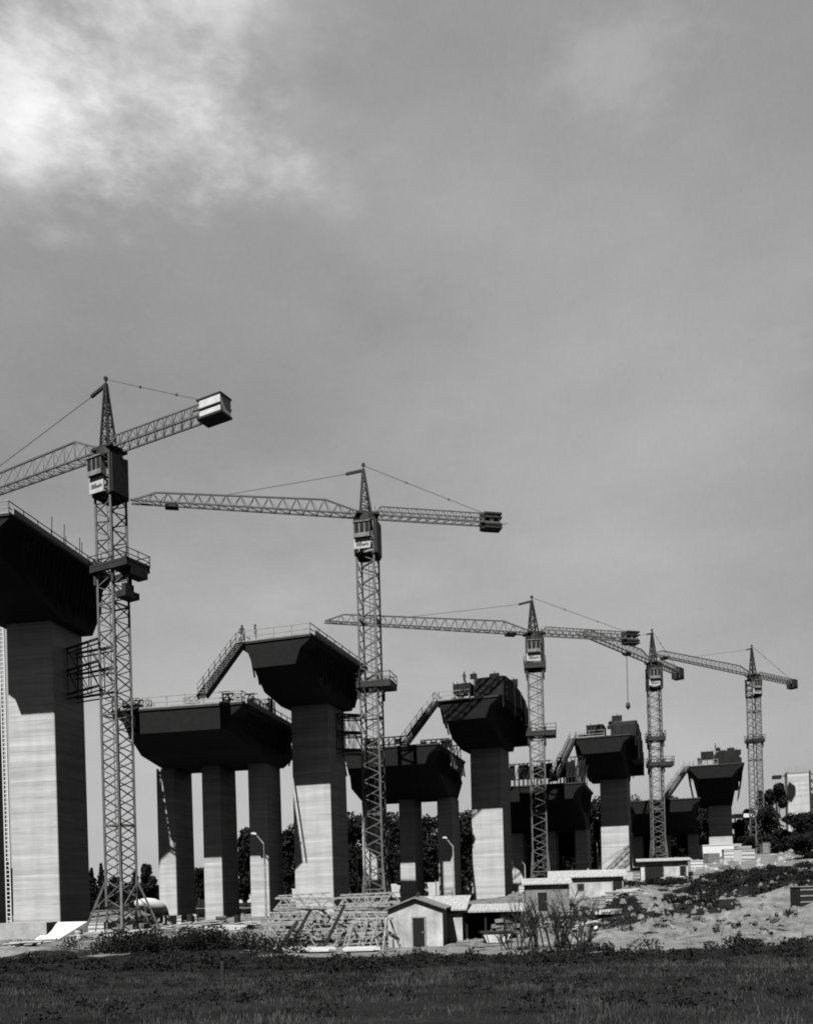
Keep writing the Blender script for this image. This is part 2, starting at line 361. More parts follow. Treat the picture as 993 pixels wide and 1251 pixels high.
def pier_a(key, px, py, df, thd, ztop_rel, zs_rel, label, near=-11.3, far=4.5, foot=True, sc=1.0, hw=4.25, xo=0, **kw):
    ztop_rel *= sc; zs_rel *= sc; df *= sc; near *= sc; far *= sc; W_ = 4.6*sc; D_ = 5.1*sc
    th = R(thd); p = place(px, py, df, th, D_/2); z0 = gz(p.x, p.y)
    root = thing('viaduct_pier', (p.x, p.y, z0), -th, label, 'bridge pier', 'tall single-column piers of the viaduct')
    zt = ztop_rel + CAM_Z - z0; zs = zs_rel + CAM_Z - z0
    column(root, 0, 0, W_, D_, -.8, zs - .002)
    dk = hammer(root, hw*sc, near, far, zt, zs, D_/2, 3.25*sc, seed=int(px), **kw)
    dk.location.x = xo*sc
    A[key] = (root, Frame(root, th), zt, zs, dk, z0, sc); return A[key]
pier_a(1, 39, 900, 79, 10, 31.2, 25.4, 'nearest tall concrete pier, cut by the left edge, with dark deck head', sc=1.063)
pier_a(2, 381, 980, 98.5, 17, 26.5, 21.3, 'tall pier behind the stacked girders, two workers on its railed deck head', far=4.8, sc=.944, hw=4.15, xo=-.1)
pier_a(3, 595, 1000, 125, 20, 25.5, 20.0, 'pier rising behind the gabled hut, curved dark shuttering hood on its head', rail=False, sc=.95, hw=4.5, xo=-.3)
pier_a(4, 751, 1020, 148, 20, 23.8, 17.7, 'pier between the third and fourth cranes, rounded dark shuttering on its head', rail=False, hw=4.7, xo=-.9)
pier_a(5, 880, 1010, 182, 20, 23.2, 15.6, 'farthest pier with a deck head, fully shaded column above a white block wall', rail=False, hw=5.5, xo=-.8)
# footing blocks of the nearest pier
r1 = A[1][0]
fb = MB().box(-2.9, 2.2, -4.6, -2.75, -1.5, 1.35).build('footing', M_CONF, r1)
fw = MB()
fw.add([(2.3,-2.8,1.3),(5.4,-2.8,1.3),(3.6,-5.4,-.4),(1.2,-5.4,-.4),(2.3,-2.5,-1),(5.4,-2.5,-1)], [(0,3,2,1),(1,2,5),(0,4,3),(0,1,5,4),(3,4,5,2)])
fw.build('footing_ramp', M_WALL, r1, fix=True)
fw = MB()
fw.add([(-5.9,-2.8,1.3),(-2.95,-2.8,1.3),(-4.4,-5.4,-.4),(-7.4,-5.4,-.4),(-5.9,-2.5,-1),(-2.95,-2.5,-1)], [(0,3,2,1),(1,2,5),(0,4,3),(0,1,5,4),(3,4,5,2)])
fw.build('footing_ramp', M_WALL, r1, fix=True)
# starter bars and posts on the first head
z = A[1][2]
for (x, y) in [(3.6, -4.2), (3.9, -2.6), (3.2, -1.2), (3.8, .3), (3.5, 1.2)]: MB().bar((x, y, z), (x + .1, y, z + random.uniform(2.2, 3.4)), .06).build('starter_bar', M_STEELD, A[1][4])
# shuttering on the unfinished heads
def hood(key, prof, x0, x1, label=None):
    root, fr, zt, zs, dk, z0, sc_ = A[key]; m = MB().prism_x([(y, zt+z) for y, z in prof], x0, x1)
    rb = m
    for y, z in prof[1:-2]:
        rb.bar((x0-.05, y, zt+.1), (x0-.05, y, zt+z), .14); rb.bar((x1+.05, y, zt-1.5), (x1+.05, y, zt+z-.1), .14)
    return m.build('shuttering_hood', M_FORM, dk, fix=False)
hood(3, [(-10.6,.06),(-10.6,2.5),(-8.5,2.9),(-4,3.0),(0,2.6),(3,2.0),(5.3,.9),(6.3,-.8),(6.5,-3.2),(5.2,-4.2),(4.6,-2),(4.4,.06)], 1.4, 4.9)
def table_form(key, x0, x1, y0, y1, zb, h, posts=True, m=M_FORM):
    root, fr, zt, zs, dk, z0, sc_ = A[key]; mb = MB().box(x0, x1, y0, y1, zt+zb, zt+zb+h)
    if posts:
        for x in (x0+.1, (x0+x1)/2, x1-.1):
            for y in (y0+.1, y1-.1): mb.bar((x, y, zt), (x, y, zt+zb), .12)
        mb.bar((x0+.1, y0+.1, zt+.1), ((x0+x1)/2, y0+.1, zt+zb), .08)
    for k in range(5): x = x0 + (x1-x0)*k/4; mb.bar((x, y0-.05, zt+zb), (x, y0-.05, zt+zb+h+.3*random.random()), .09)
    return mb.build('table_form', m, dk)
table_form(3, -1.9, .4, -9.6, -7.2, 1.0, 1.3)
hood(4, [(-9.2,.06),(-9.0,2.0),(-8.2,2.7),(-6,3.1),(-2,3.0),(2,2.4),(4.5,1.4),(6,-.5),(6.6,-3),(6.0,-4.8),(4.7,-4),(4.5,.06)], 1.6, 5.3)
table_form(4, -2.5, .2, -9, -5, .3, 2.1, False)
table_form(4, -3.9, -2.8, -8, -6, .1, 1.0, False)
hood(5, [(-9.6,.06),(-9.6,2.8),(-6,3.4),(-2,3.4),(2,3.2),(4.7,2.6),(5.4,0),(5.6,-3.4),(4.7,-4),(4.5,.06)], .8, 4.7)
table_form(5, -2.6, -.2, -9, -6.5, 1.6, 1.5)
table_form(5, -3.3, -2.7, -9.5, -8.6, 1.2, .5)
table_form(5, -.1, .7, -5, -1, .4, 2.4, False); table_form(5, 3.9, 5.3, -3, 3.5, -2.2, 4.4, False); table_form(4, 4.2, 5.6, -6, 2, -3.4, 3.8, False)
for key, y0 in ((3, -10.9), (4, -10.9), (5, -10.9)):
    root, fr, zt, zs, dk, z0, sc_ = A[key]; r = MB(); railing(r, [(-4.2, -11.1, zt), (.6, -11.1, zt)], 1.1, 2.0, .07)
    railing(r, [(-4.2, -11.1, zt), (-4.2, 3, zt)], 1.1, 2.4, .07); r.build('guard_rail', M_RAIL, dk)
    for k in range(10): x = random.uniform(1, 4.0); y = random.uniform(-8, 2); MB().bar((x, y, zt+.1), (x, y, zt+random.uniform(2.9, 3.7)), .07).build('starter_bar', M_STEELD, dk)
for key, n_ in ((3, 5), (4, 8), (5, 11)):
    rs = random.Random(key); root, fr, zt, zs, dk, z0, sc_ = A[key]
    for k in range(n_):
        x = rs.uniform(.2, 4.6); y = rs.uniform(-8.5, 3.5); h = rs.uniform(2.4, 4.0); w2 = rs.uniform(.3, .9)
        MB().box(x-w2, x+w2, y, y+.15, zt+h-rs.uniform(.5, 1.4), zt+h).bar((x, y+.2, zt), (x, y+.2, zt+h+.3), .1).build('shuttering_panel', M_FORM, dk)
# sixth pier: only its shaft is up
p = at(974, 985, 214); z0 = gz(p.x, p.y)
r6 = thing('pier_shaft', (p.x, p.y, z0), R(-16), 'pale bare pier shaft without a deck at the far right, above the trees', 'bridge pier')
z6 = at(974, 946, 214).z - z0
column(r6, 0, 0, 4.9, 4.4, -2, z6)
c = MB().box(-2.5, 2.5, -2.3, 2.3, z6, z6+.5); railing(c, [(-2.4, -2.2, z6+.5), (2.4, -2.2, z6+.5)], 1.1, 1.2, .08); c.build('work_platform', M_RAIL, r6)
c = MB().box(-5.6, -3.6, -1, 1, z6-.9, z6-.1).bar((-3.6, 0, z6-.3), (-2.4, 0, z6-.3), .2).build('concrete_skip', M_DARK, r6)
c = MB()
for x in (2.9, 4.3):
    for y in (-1, .6): c.bar((x, y, -2), (x, y, z6+.6), .28)
zig(c, (2.9, -1, 0), (2.9, -1, z6), (4.3, -1, 0), (4.3, -1, z6), 9, .2); zig(c, (4.3, .6, 0), (4.3, .6, z6), (4.3, -1, 0), (4.3, -1, z6), 9, .2)
c.box(3.05, 4.15, -.85, .5, 0, z6*.72)
c.build('hoist_tower', M_STEELD, r6)
# lone shaft at the left edge
p = at(-12, 1000, 94); z0 = gz(p.x, p.y)
r0 = thing('pier_shaft', (p.x, p.y, z0), R(-10), 'dark bare pier shaft showing as a sliver at the left edge behind the nearest pier', 'bridge pier')
column(r0, -.3, 0, 2.1, 3.4, -1, 27)
p = at(8, 1000, 91); z0 = gz(p.x, p.y); hL = at(8, 757, 91).z - z0
ld = thing('site_ladder', (p.x, p.y, z0), R(-12), 'tall pale hoist ladder with many rungs along the left side of the nearest pier', 'ladder')
l = MB(); l.bar((-.26, 0, 0), (-.26, 0, hL), .12).bar((.26, 0, 0), (.26, 0, hL), .12)
for i in range(int(hL/.45)): l.bar((-.26, 0, .3+i*.45), (.26, 0, .3+i*.45), .09)
l.build('ladder_rung', M_WHITE, ld)

# lower three-column bents with wide decks
B = {}
def bent(key, px, py, df, thd, ztop_rel, zs_rel, label, hw=6.6, near=-11.3, far=6.0, sc=1.0, xo=0, **kw):
    ztop_rel *= sc; zs_rel *= sc; df *= sc
    th = R(thd); p = place(px, py, df, th, 2.3); z0 = gz(p.x, p.y)
    root = thing('viaduct_bent', (p.x, p.y, z0), -th, label, 'bridge pier', 'three-column piers under the lower wide decks')
    zt = ztop_rel + CAM_Z - z0; zs = zs_rel + CAM_Z - z0
    for x in (-5.3, 0, 5.3): column(root, x, 0, 2.05, 4.6, -1.5, zs - .002)
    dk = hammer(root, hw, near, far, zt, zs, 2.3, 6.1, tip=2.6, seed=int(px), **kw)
    dk.location.x = xo
    B[key] = (root, Frame(root, th), zt, zs, dk, z0); return B[key]
bent(1, 258.5, 1000, 93, 11, 18.3, 13.8, 'wide low deck on three slim columns between the first and second cranes', hw=6.8, xo=.55)
bent(2, 497, 1020, 111, 15, 16.9, 11.4, 'low dark deck on three slim columns just behind the second crane', rail=False, sc=1.045)
bent(3, 670, 1020, 141, 17, 15.3, 8.6, 'low dark deck behind the third crane, crowded with shuttering frames on top', rail=False)
bent(4, 812, 1020, 170, 18, 15.2, 9.0, 'low dark deck behind the fourth crane, half hidden by trees', rail=False)
# shuttering frames standing on bents
def frames(key, x0, x1, y0, z_, hh, step, m, dens=.14):
    root, fr, zt, zs, dk, z0 = B[key]; mb = MB(); x = x0
    while x < x1:
        h = hh * random.uniform(.8, 1.1)
        mb.bar((x, y0, zt), (x, y0, zt+z_+h), .12); mb.bar((x+step*.5, y0+1.2, zt), (x+step*.5, y0+1.2, zt+z_+h*.9), .12); mb.bar((x, y0, zt+z_), (x+step, y0, zt+z_+h), .09)
        if random.random() < dens*4: mb.box(x, x+step*.8, y0+.3, y0+.5, zt+z_, zt+z_+h*.9)
        x += step
    mb.bar((x0, y0, zt+z_), (x1, y0, zt+z_), .14); mb.bar((x0, y0, zt+z_+hh), (x1, y0, zt+z_+hh), .14)
    return mb.build('shuttering_frame', m, dk)
frames(3, -7.4, -1.5, -10.5, 1.1, 2.4, .7, M_FORM); frames(3, -1, 1.8, -10.2, 1.1, 2.7, .6, M_FORM, .2); frames(3, 2.6, 6.6, -10, 1.1, 3.0, .55, M_FORM, .2)
frames(3, 3, 6.4, -2, .8, 2.8, .6, M_FORM, .2)
for a in ((-6, -3.4), (.5, 2.2), (4.6, 6.6)): frames(1, a[0], a[1], -10.6, .5, .6, .6, M_RAIL, .05)
frames(1, 5.2, 6.6, -6.5, .3, 1.6, .5, M_RAIL, .2); frames(1, 5.0, 6.6, -2, .3, 2.0, .4, M_WALLD, .2)
frames(2, -3, 2.5, -10.6, .4, .9, .8, M_FORM, .05); frames(2, 3.2, 7, -6, .3, 1.1, .7, M_FORM, .1); frames(2, 5.2, 6.8, 1, .2, 1.4, .45, M_RAIL, .05)
# light side panel formwork hung on the second bent's right corner
m_ = MB(); zt = B[2][2]
for k in range(10): y = -5 + k*1.0; m_.bar((6.7, y, zt-.2), (6.9, y+.5, zt-2.2-.3*random.random()), .12); m_.bar((6.7, y+.8, zt-.4), (6.9, y, zt-2.0), .08)
m_.build('shuttering_frame', M_RAIL, B[2][4])

# ------------------------------------------------------------------ inclined access gangways
def gangway(P, Q, label, w_=1.0):
    P = Vector(P); Q = Vector(Q); d = Q - P; rz = math.atan2(d.y, d.x); L = math.hypot(d.x, d.y); H = d.z
    root = thing('access_gangway', P, rz, label, 'gangway', 'inclined gangways between low and high decks')
    s = MB()
    for y in (-w_/2, w_/2): s.bar((0, y, -.12), (L, y, H-.12), .12, .5)
    s.bar((0, 0, -.2), (L, 0, H-.2), w_*.9, .08); s.build('stringer', M_STEELD, root)
    st = MB(); n = int(d.length/.45)
    for i in range(n): t_ = (i+.5)/n; st.box(L*t_-.12, L*t_+.12, -w_/2+.06, w_/2-.06, H*t_+.14, H*t_+.18)
    st.build('tread', M_TIMB, root)
    r = MB()
    for y in (-w_/2, w_/2):
        n = int(d.length/1.4)
        for i in range(n+1): t_ = i/n; r.bar((L*t_, y, H*t_), (L*t_, y, H*t_+1.15), .06)
        for hh in (.6, 1.15): r.bar((0, y, hh), (L, y, H+hh), .055)
    r.build('handrail', M_RAIL, root); return root
def corner(T, x, y): return T[1].w(x, y, T[2] + T[5])
def gw(px, py, T, Tt, label):
    z = T[2] + T[5]; P = at_z(px, py, z); gangway(P, corner(Tt, (Tt[4].dimensions.x*-.5+.25 + Tt[4].location.x), -11.25*Tt[6]), label)
gw(247, 850, B[1], A[2], 'steep gangway climbing from the wide low deck to the railed head with two workers')
gw(492, 912, B[2], A[3], 'steep gangway climbing to the deck head with the curved hood and open frame')
gw(676, 953, B[3], A[4], 'steep gangway rising beside the shuttering frames to the fourth pier head')
gw(812, 976, B[4], A[5], 'thin gangway right of the fourth crane, leading up to the farthest pier head')

# ------------------------------------------------------------------ tower cranes
def crane(px, py, d, piv, tip, ctip, mrot, label, cw='slabs', collar=(None,), sign=True, bays=1.75, tie=None, trolley=.5, hook=None, tk=1.0, base=1.45, jibh=1.6, hA=5.6, sgh=1.1):
    pb = at(px, py, d); z0 = gz(pb.x, pb.y); root = thing('tower_crane', (pb.x, pb.y, z0), 0, label, 'crane', 'tower cranes along the viaduct')
    H = at(piv[0], piv[1], d).z - z0; s = 1.0; mr_ = R(mrot)
    def rot(x, y): return (x*math.cos(mr_) - y*math.sin(mr_), x*math.sin(mr_) + y*math.cos(mr_))
    cs = [rot(-s, -s), rot(s, -s), rot(s, s), rot(-s, s)]
    m = MB(); Hm = H - .8; n = int(Hm / bays)
    for x, y in cs: m.bar((x, y, 0), (x, y, Hm), .2*tk)
    for k in range(4):
        a, b2 = cs[k], cs[(k+1) % 4]
        zig(m, (a[0], a[1], 0), (a[0], a[1], Hm), (b2[0], b2[1], 0), (b2[0], b2[1], Hm), n, .095*tk, cross=False)
        for i in range(0, n, 6): z = Hm*i/n; m.bar((a[0], a[1], z), (b2[0], b2[1], z), .14*tk)
    m.build('mast', M_STEEL, root)
    l = MB(); lx, ly = rot(.3, -.75)                       # ladder inside the mast
    lx2, ly2 = rot(.75, -.75); l.bar((lx, ly, 0), (lx, ly, Hm), .05).bar((lx2, ly2, 0), (lx2, ly2, Hm), .05)
    for i in range(int(Hm/.6)): l.bar((lx, ly, i*.6), (lx2, ly2, i*.6), .04)
    l.build('mast_ladder', M_STEELD, root)
    # base frame with raking struts
    b_ = MB(); k = base; kf = (k-1)/1.9
    for x, y in cs:
        b_.bar((x*k, y*k, -.3), (x*1.05, y*1.05, 5.2), .2*tk); b_.bar((x*k, y*k, .1), (x, y, .25), .2*tk); b_.bar((x*(1+.9*kf), y*(1+.9*kf), 0.1), (x*(1+.5*kf), y*(1+.5*kf), 3.1), .1)
        b_.box(x*k-.5, x*k+.5, y*k-.5, y*k+.5, -.7, .15)
    for q in range(4):
        a, c2 = cs[q], cs[(q+1) % 4]; b_.bar((a[0]*k, a[1]*k, .1), (c2[0]*k, c2[1]*k, .1), .14*tk); b_.bar((a[0]*(1+kf), a[1]*(1+kf), 2.5), (c2[0]*(1+kf), c2[1]*(1+kf), 2.5), .1*tk)
        b_.bar((a[0]*(1+kf), a[1]*(1+kf), 2.5), (c2[0]*1.0, c2[1]*1.0, 5), .08*tk)
    b_.build('base_frame', M_STEEL, root)
    # slewing part
    zj = H; Pt = at_z(tip[0], tip[1], z0+zj); Pc = at_z(ctip[0], ctip[1], z0+zj)
    ja = math.atan2(Pt.y-pb.y, Pt.x-pb.x); L = tip[2] if len(tip) > 2 else math.hypot(Pt.x-pb.x, Pt.y-pb.y); Lc = math.hypot(Pc.x-pb.x, Pc.y-pb.y)
    def piece(mb, name, mt, par=root):
        o = mb.build(name, mt, par); o.location = (0, 0, zj) if par is root else (0, 0, 0)
        if par is root: o.rotation_euler = (0, 0, ja)
        return o
    t = MB(); t.tube((0, 0, -1.0), (0, 0, -.1), 1.25, 1.25, 16); t.box(-1.3, 1.3, -1.1, 1.1, -.1, .15); piece(t, 'slewing_ring', M_STEELD)
    ap = MB()
    for y in (-.5, .5):
        ap.bar((-.5, y, .1), (.15, y*.12, hA), .17*tk); ap.bar((.7, y, .1), (.3, y*.12, hA), .17*tk)
        zig(ap, (-.5, y, .1), (.12, y*.15, hA-.2), (.7, y, .1), (.32, y*.15, hA-.2), 5, .07*tk)
    zig(ap, (-.5, -.5, .1), (.12, -.1, hA-.2), (-.5, .5, .1), (.12, .1, hA-.2), 5, .07*tk); zig(ap, (.7, -.5, .1), (.3, -.1, hA-.2), (.7, .5, .1), (.3, .1, hA-.2), 5, .07*tk)
    ap.bar((.2, 0, hA), (.2, 0, hA+.5), .12*tk); ap.tube((.2, -.12, hA+.5), (.2, .12, hA+.5), .2, .2, 8); ap.bar((.3, 0, hA-.15), (2.2, 0, hA-.7), .26*tk)
    piece(ap, 'apex_tower', M_STEELD)
    j = MB(); w2 = .6; pk = 4.6; top = [(.9, .5), (pk, jibh), (L-2.6, jibh*.72), (L, .12)]
    def zt_(x):
        for (x0, a), (x1, b2) in zip(top, top[1:]):
            if x <= x1: return a + (b2-a)*(x-x0)/(x1-x0)
        return .1
    for y in (-w2, w2): j.bar((.9, y, 0), (L, y*.8, 0), .15*tk)
    for (x0, a), (x1, b2) in zip(top, top[1:]): j.bar((x0, 0, a), (x1, 0, b2), .16*tk)
    nb = int(L/1.5)
    for i in range(nb):
        xa = .9 + (L-.9)*i/nb; xb = .9 + (L-.9)*(i+1)/nb; xm = (xa+xb)/2
        for y in (-w2, w2): j.bar((xa, y, 0), (xm, 0, zt_(xm)), .055*tk); j.bar((xm, 0, zt_(xm)), (xb, y, 0), .055*tk)
        j.bar((xa, -w2, 0), (xb, w2, 0), .07*tk); j.bar((xa, -w2, 0), (xa, w2, 0), .07*tk)
    piece(j, 'jib', M_STEEL)
    cj = MB(); hc = .95
    for y in (-w2, w2):
        cj.bar((-.9, y, 0), (-Lc, y, 0), .16*tk); cj.bar((-1.6, y, hc), (-Lc, y, hc), .11*tk); cj.bar((-.9, y, .2), (-1.6, y, hc), .11*tk)
        nc = int(Lc/1.1); zig(cj, (-.9, y, 0), (-Lc, y, 0), (-.9, y, hc), (-Lc, y, hc), nc, .065*tk)
    for i in range(int(Lc/1.1)): cj.bar((-1-i*1.1, -w2, 0), (-2.1-i*1.1, w2, 0), .06*tk)
    piece(cj, 'counter_jib', M_STEEL)
    c = MB()
    if cw == 'box':
        c.box(-Lc-.2, -Lc+2.2, -.74, .74, -.3, 1.2); o = piece(c, 'counterweight', M_WALL)
        e = MB().box(-Lc-.3, -Lc+2.5, -.8, .8, -.5, -.303).box(-Lc-.3, -Lc+2.5, -.8, .8, 1.203, 1.32)
        for y in (-.79, .79): e.bar((-Lc+2.9, y, .35), (-Lc-.25, y, .35), .1)
        e.build('counterweight_frame', M_STEELD, o)
    elif cw == 'slabs':
        for z in (-.65, -.3, .5, .95): c.box(-Lc-.2, -Lc+1.9, -.72, .72, z, z+.2)
        c.box(-Lc+1.7, -Lc+2.2, -.45, .45, -.7, 1.15); piece(c, 'counterweight', M_STEELD)
    else:
        c.box(-Lc-.3, -Lc+1.6, -.8, .8, -1.0, 1.0); c.box(-Lc-.1, -Lc+1.4, -.9, .9, -.7, -.5); piece(c, 'counterweight', M_STEELD)
    ca_ = MB(); A0 = Vector((2.2, 0, hA-.7)); ca_.bar(A0, (L*.62, 0, zt_(L*.62)), .05*tk); ca_.bar((.2, 0, hA+.4), (-Lc+.9, 0, hc), .05*tk)
    for q in (.33, .66): p_ = Vector((.2, 0, hA+.4)).lerp(Vector((-Lc+.9, 0, hc)), q); ca_.box(p_.x-.1, p_.x+.1, -.08, .08, p_.z-.08, p_.z+.08)
    piece(ca_, 'stay_cable', M_CABLE)
    xt = L*trolley; tr = MB().box(xt-.7, xt+.7, -.5, .5, -.42, -.12)
    for q in (-.5, .5):
        for y in (-.5, .5): tr.tube((xt+q, y-.06, -.12), (xt+q, y+.06, -.12), .17, .17, 8)
    o = piece(tr, 'trolley', M_STEELD)
    if hook:
        hk = MB(); hk.bar((xt-.1, 0, -.4), (xt-.1, 0, -hook), .04); hk.bar((xt+.1, 0, -.4), (xt+.1, 0, -hook), .04); hk.tube((xt, 0, -hook+.1), (xt, 0, -hook-.5), .3, .42, 8); hk.tube((xt, 0, -hook-.5), (xt, 0, -hook-1.0), .42, .12, 8)
        hk.build('hook_block', M_STEELD, o)
    # climbing cage, cab and sign round the mast head
    e = empty('head_cage', (0, 0, zj)); e.parent = root; bpy.data.objects.remove(e)
    hg = MB(); q = 1.14
    cq = [rot(-q, -q), rot(q, -q), rot(q, q), rot(-q, q)]
    for x, y in cq: hg.bar((x, y, -4.6), (x, y, -.6), .16)
    for z in (-4.6, -3.1, -1.9, -.8):
        for k2 in range(4): hg.bar((*cq[k2], z), (*cq[(k2+1) % 4], z), .13)
    ax, ay = rot(q, -q*.9); bx, by = rot(q, q*.9)
    hg.add([(ax, ay, -4.5), (bx, by, -4.5), (bx, by, -.8), (ax, ay, -.8)] + [(x+.25*math.cos(mr_), y+.25*math.sin(mr_), z) for x, y, z in ((ax, ay, -4.5), (bx, by, -4.5), (bx, by, -.8), (ax, ay, -.8))],
           [(0,3,2,1),(4,5,6,7),(0,1,5,4),(1,2,6,5),(2,3,7,6),(3,0,4,7)])
    for z in (-4.55,): hg.add([(x*1.05, y*1.05, z) for x, y in cq] + [(x*1.05, y*1.05, z+.12) for x, y in cq], [(3,2,1,0),(4,5,6,7),(0,1,5,4),(1,2,6,5),(2,3,7,6),(3,0,4,7)])
    o = hg.build('climbing_cage', M_STEELD, root); o.location = (0, 0, zj)
    cb = MB().box(-.95, .85, -1.95, -1.33, -3.0, -1.35); cb.box(-1.05, .95, -2.05, -1.3, -1.35, -1.25)
    o = cb.build('cab', M_WALLD, root); o.location = (0, 0, zj); o.rotation_euler = (0, 0, mr_)
    wn = MB()
    for x in (-.85, -.25, .35): wn.box(x, x+.45, -1.98, -1.952, -2.5, -1.5)
    wn.build('cab_window', M_GLASS, o)
    if sign:
        sg = MB().box(-1.1, .8, -1.62, -1.5, -3.05-sgh, -3.05); o = sg.build('sign_board', M_SIGN, root); o.location = (0, 0, zj); o.rotation_euler = (0, 0, mr_)
        mk = MB(); x = -.75
        for wd, hh in ((.14, .42), (.16, .34), (.14, .42), (.3, .2), (.12, .3), (.14, .24)): mk.box(x, x+wd, -1.65, -1.622, -3.2-sgh*.6, -3.2-sgh*.6+hh); x += wd + .07
        mk.build('sign_lettering', M_MARK, o)
    # working collar part-way up
    for cl in collar:
        if cl is None: continue
        zc = at(piv[0], cl[0], d).z - z0; q = 1.5; pl = MB(); ext = cl[1]
        def rb(x0, x1, y0, y1, za, zb):
            c4 = [rot(x0, y0), rot(x1, y0), rot(x1, y1), rot(x0, y1)]
            pl.add([(*c_, za) for c_ in c4] + [(*c_, zb) for c_ in c4], [(0,3,2,1),(4,5,6,7),(0,1,5,4),(1,2,6,5),(2,3,7,6),(3,0,4,7)])
        rb(-q, -1.15, -q, q, zc-.45, zc); rb(1.15, q+ext, -q, q, zc-.5, zc); rb(-1.15, 1.15, -q, -1.15, zc-.45, zc); rb(-1.15, 1.15, 1.15, q, zc-.45, zc)
        rb(q+ext*.35, q+ext, -q*.6, q*.8, zc-1.2, zc-.5) if cl[2] else None
        if cl[2]: rb(1.2, q+ext*.55, -.9, .9, zc-3.1, zc-2.5); rb(q+ext*.3, q+ext*.55, -.9, .2, zc-2.5, zc-1.9)
        cr = [(*rot(-q, -q), zc), (*rot(q+ext, -q), zc), (*rot(q+ext, q), zc), (*rot(-q, q), zc), (*rot(-q, -q), zc)]
        railing(pl, cr, 1.1, 1.3, .07)
        for x in (-1.15, 1.15):
            for y in (-1.15, 1.15): pl.bar((*rot(x, y), zc-1.6), (*rot(x, y), zc+.8), .24)
        pl.build('collar_platform', M_STEELD, root)
    if tie:
        T, ys_, lx_ = tie; fr = T[1]; ti = MB(); root_w = Vector((pb.x, pb.y, 0))
        for off in (-.3, 1.4):
            q_ = fr.w(W_/2*T[6], off, 0) - root_w; c_ = min(cs, key=lambda c3: (Vector((c3[0], c3[1])) - Vector((q_.x, q_.y))).length)
            sd = Vector((c_[0], c_[1], 0)) + Vector((0, (off-.55)*.5, 0)); zz = [at(piv[0], y_, d).z - z0 for y_ in ys_]
            for z in zz: ti.bar((q_.x, q_.y, z), (sd.x, sd.y, z), .2); ti.bar((q_.x, q_.y, z-.45), (sd.x, sd.y, z-.45), .12)
            for za, zb in zip(zz, zz[1:]):
                for i in range(3):
                    a0 = Vector((q_.x, q_.y, 0)).lerp(sd, i/3+.03); a1 = Vector((q_.x, q_.y, 0)).lerp(sd, (i+1)/3)
                    ti.bar((a0.x, a0.y, za), (a0.x, a0.y, zb), .08); ti.bar((a0.x, a0.y, za), (a1.x, a1.y, zb), .07)
        ti.build('tie_frame', M_STEELD, root)
    return root
crane(150, 1143, 83.5, (137, 552), (0, 600, 31), (262, 494), -28, 'nearest and tallest crane at left with pale box counterweight and jib leaving the picture', cw='box',
      collar=((697, 1.9, True),), tie=(A[1], (783, 810, 840), 0), trolley=.8, jibh=2.2, hA=6.7, base=2.7, sgh=1.5)
crane(461, 1108, 96.5, (450, 631), (160, 613), (612, 637), -14, 'second crane from left, level jib reaching across to the nearest crane', collar=((838, 1.1, False),), tie=(A[2], (876, 897, 918), 0), trolley=.835, hA=5.3)
crane(661, 1088, 122, (653, 775), (397, 760), (776, 783), -10, 'third crane from left, long jib pointing left past the second crane mast', collar=((897, 1.2, False), (815, 0, False)), trolley=.12, tk=1.0, hA=4.8)
crane(805, 1062, 151, (799, 811), (709, 774), (840, 822), -6, 'fourth crane from left, jib slewed towards the viewer with a hook hanging below', cw='block', collar=((934, 1.3, False), (903, 0, False)), trolley=.4, hook=8.5, tk=1.0, hA=5.4)
crane(926, 1050, 187, (921, 826), (798, 800), (988, 832), 12, 'rightmost and farthest crane beside the tree line', cw='block', collar=((905, 0, False),), trolley=.9, tk=1.05, hA=6.1)

# ------------------------------------------------------------------ people
def person(pos, facing, label, pose=0, h=1.75):
    me = bpy.data.meshes.new('person'); s = h/1.75
    V = [(0,0,.95),(0,0,1.15),(0,0,1.42),(0,.01,1.52),(0,.0,1.64),(0,0,1.70),
         (-.19,0,1.40),(-.25,.04,1.12),(-.2,-.16+.1*pose,.92),(.19,0,1.40),(.26,-.05,1.14),(.2,-.24,1.02+.2*pose),
         (-.1,0,.88),(-.12,-.03,.48),(-.13,.03,.07),(-.13,-.12,.04),(.1,0,.88),(.13,-.1,.5),(.13,-.02,.07),(.13,-.17,.04)]
    E = [(0,1),(1,2),(2,3),(3,4),(4,5),(2,6),(6,7),(7,8),(2,9),(9,10),(10,11),(0,12),(12,13),(13,14),(14,15),(0,16),(16,17),(17,18),(18,19)]
    rad = [.15,.14,.15,.065,.105,.09,.075,.05,.038,.075,.05,.038,.10,.07,.05,.045,.10,.07,.05,.045]
    me.from_pydata([(x*s, y*s, z*s) for x, y, z in V], E, []); me.materials.append(M_CLOTH)
    o = bpy.data.objects.new('person', me); C.objects.link(o)
    md = o.modifiers.new('skin', 'SKIN'); sv = me.skin_vertices[0].data
    for i, r in enumerate(rad): sv[i].radius = (r*s, r*s*.85); sv[i].use_root = (i == 0)
    o.modifiers.new('sub', 'SUBSURF').levels = 1; o.modifiers['sub'].render_levels = 1
    o.location = pos; o.rotation_euler = (0, 0, facing); tag(o, label, 'person', 'workers on the site')
    hm = MB(); pr = [(0, .145), (.06, .14), (.12, .10), (.155, .04)]
    rings = [[(math.cos(a*math.pi/5)*r*s, math.sin(a*math.pi/5)*r*s*1.1, (1.68+z)*s) for a in range(10)] for z, r in pr]
    hm.loft(rings).build('helmet', M_WALLD, o); return o
T = A[2]; person(T[1].w(-3.5, -10.7, T[2]+T[5]), .4, 'worker in dark clothes at the corner where the steep gangway meets the railed deck')
person(T[1].w(-2.2, -10.4, T[2]+T[5]), 2.0, 'worker in dark clothes a step inside the corner of the railed deck head', 1)
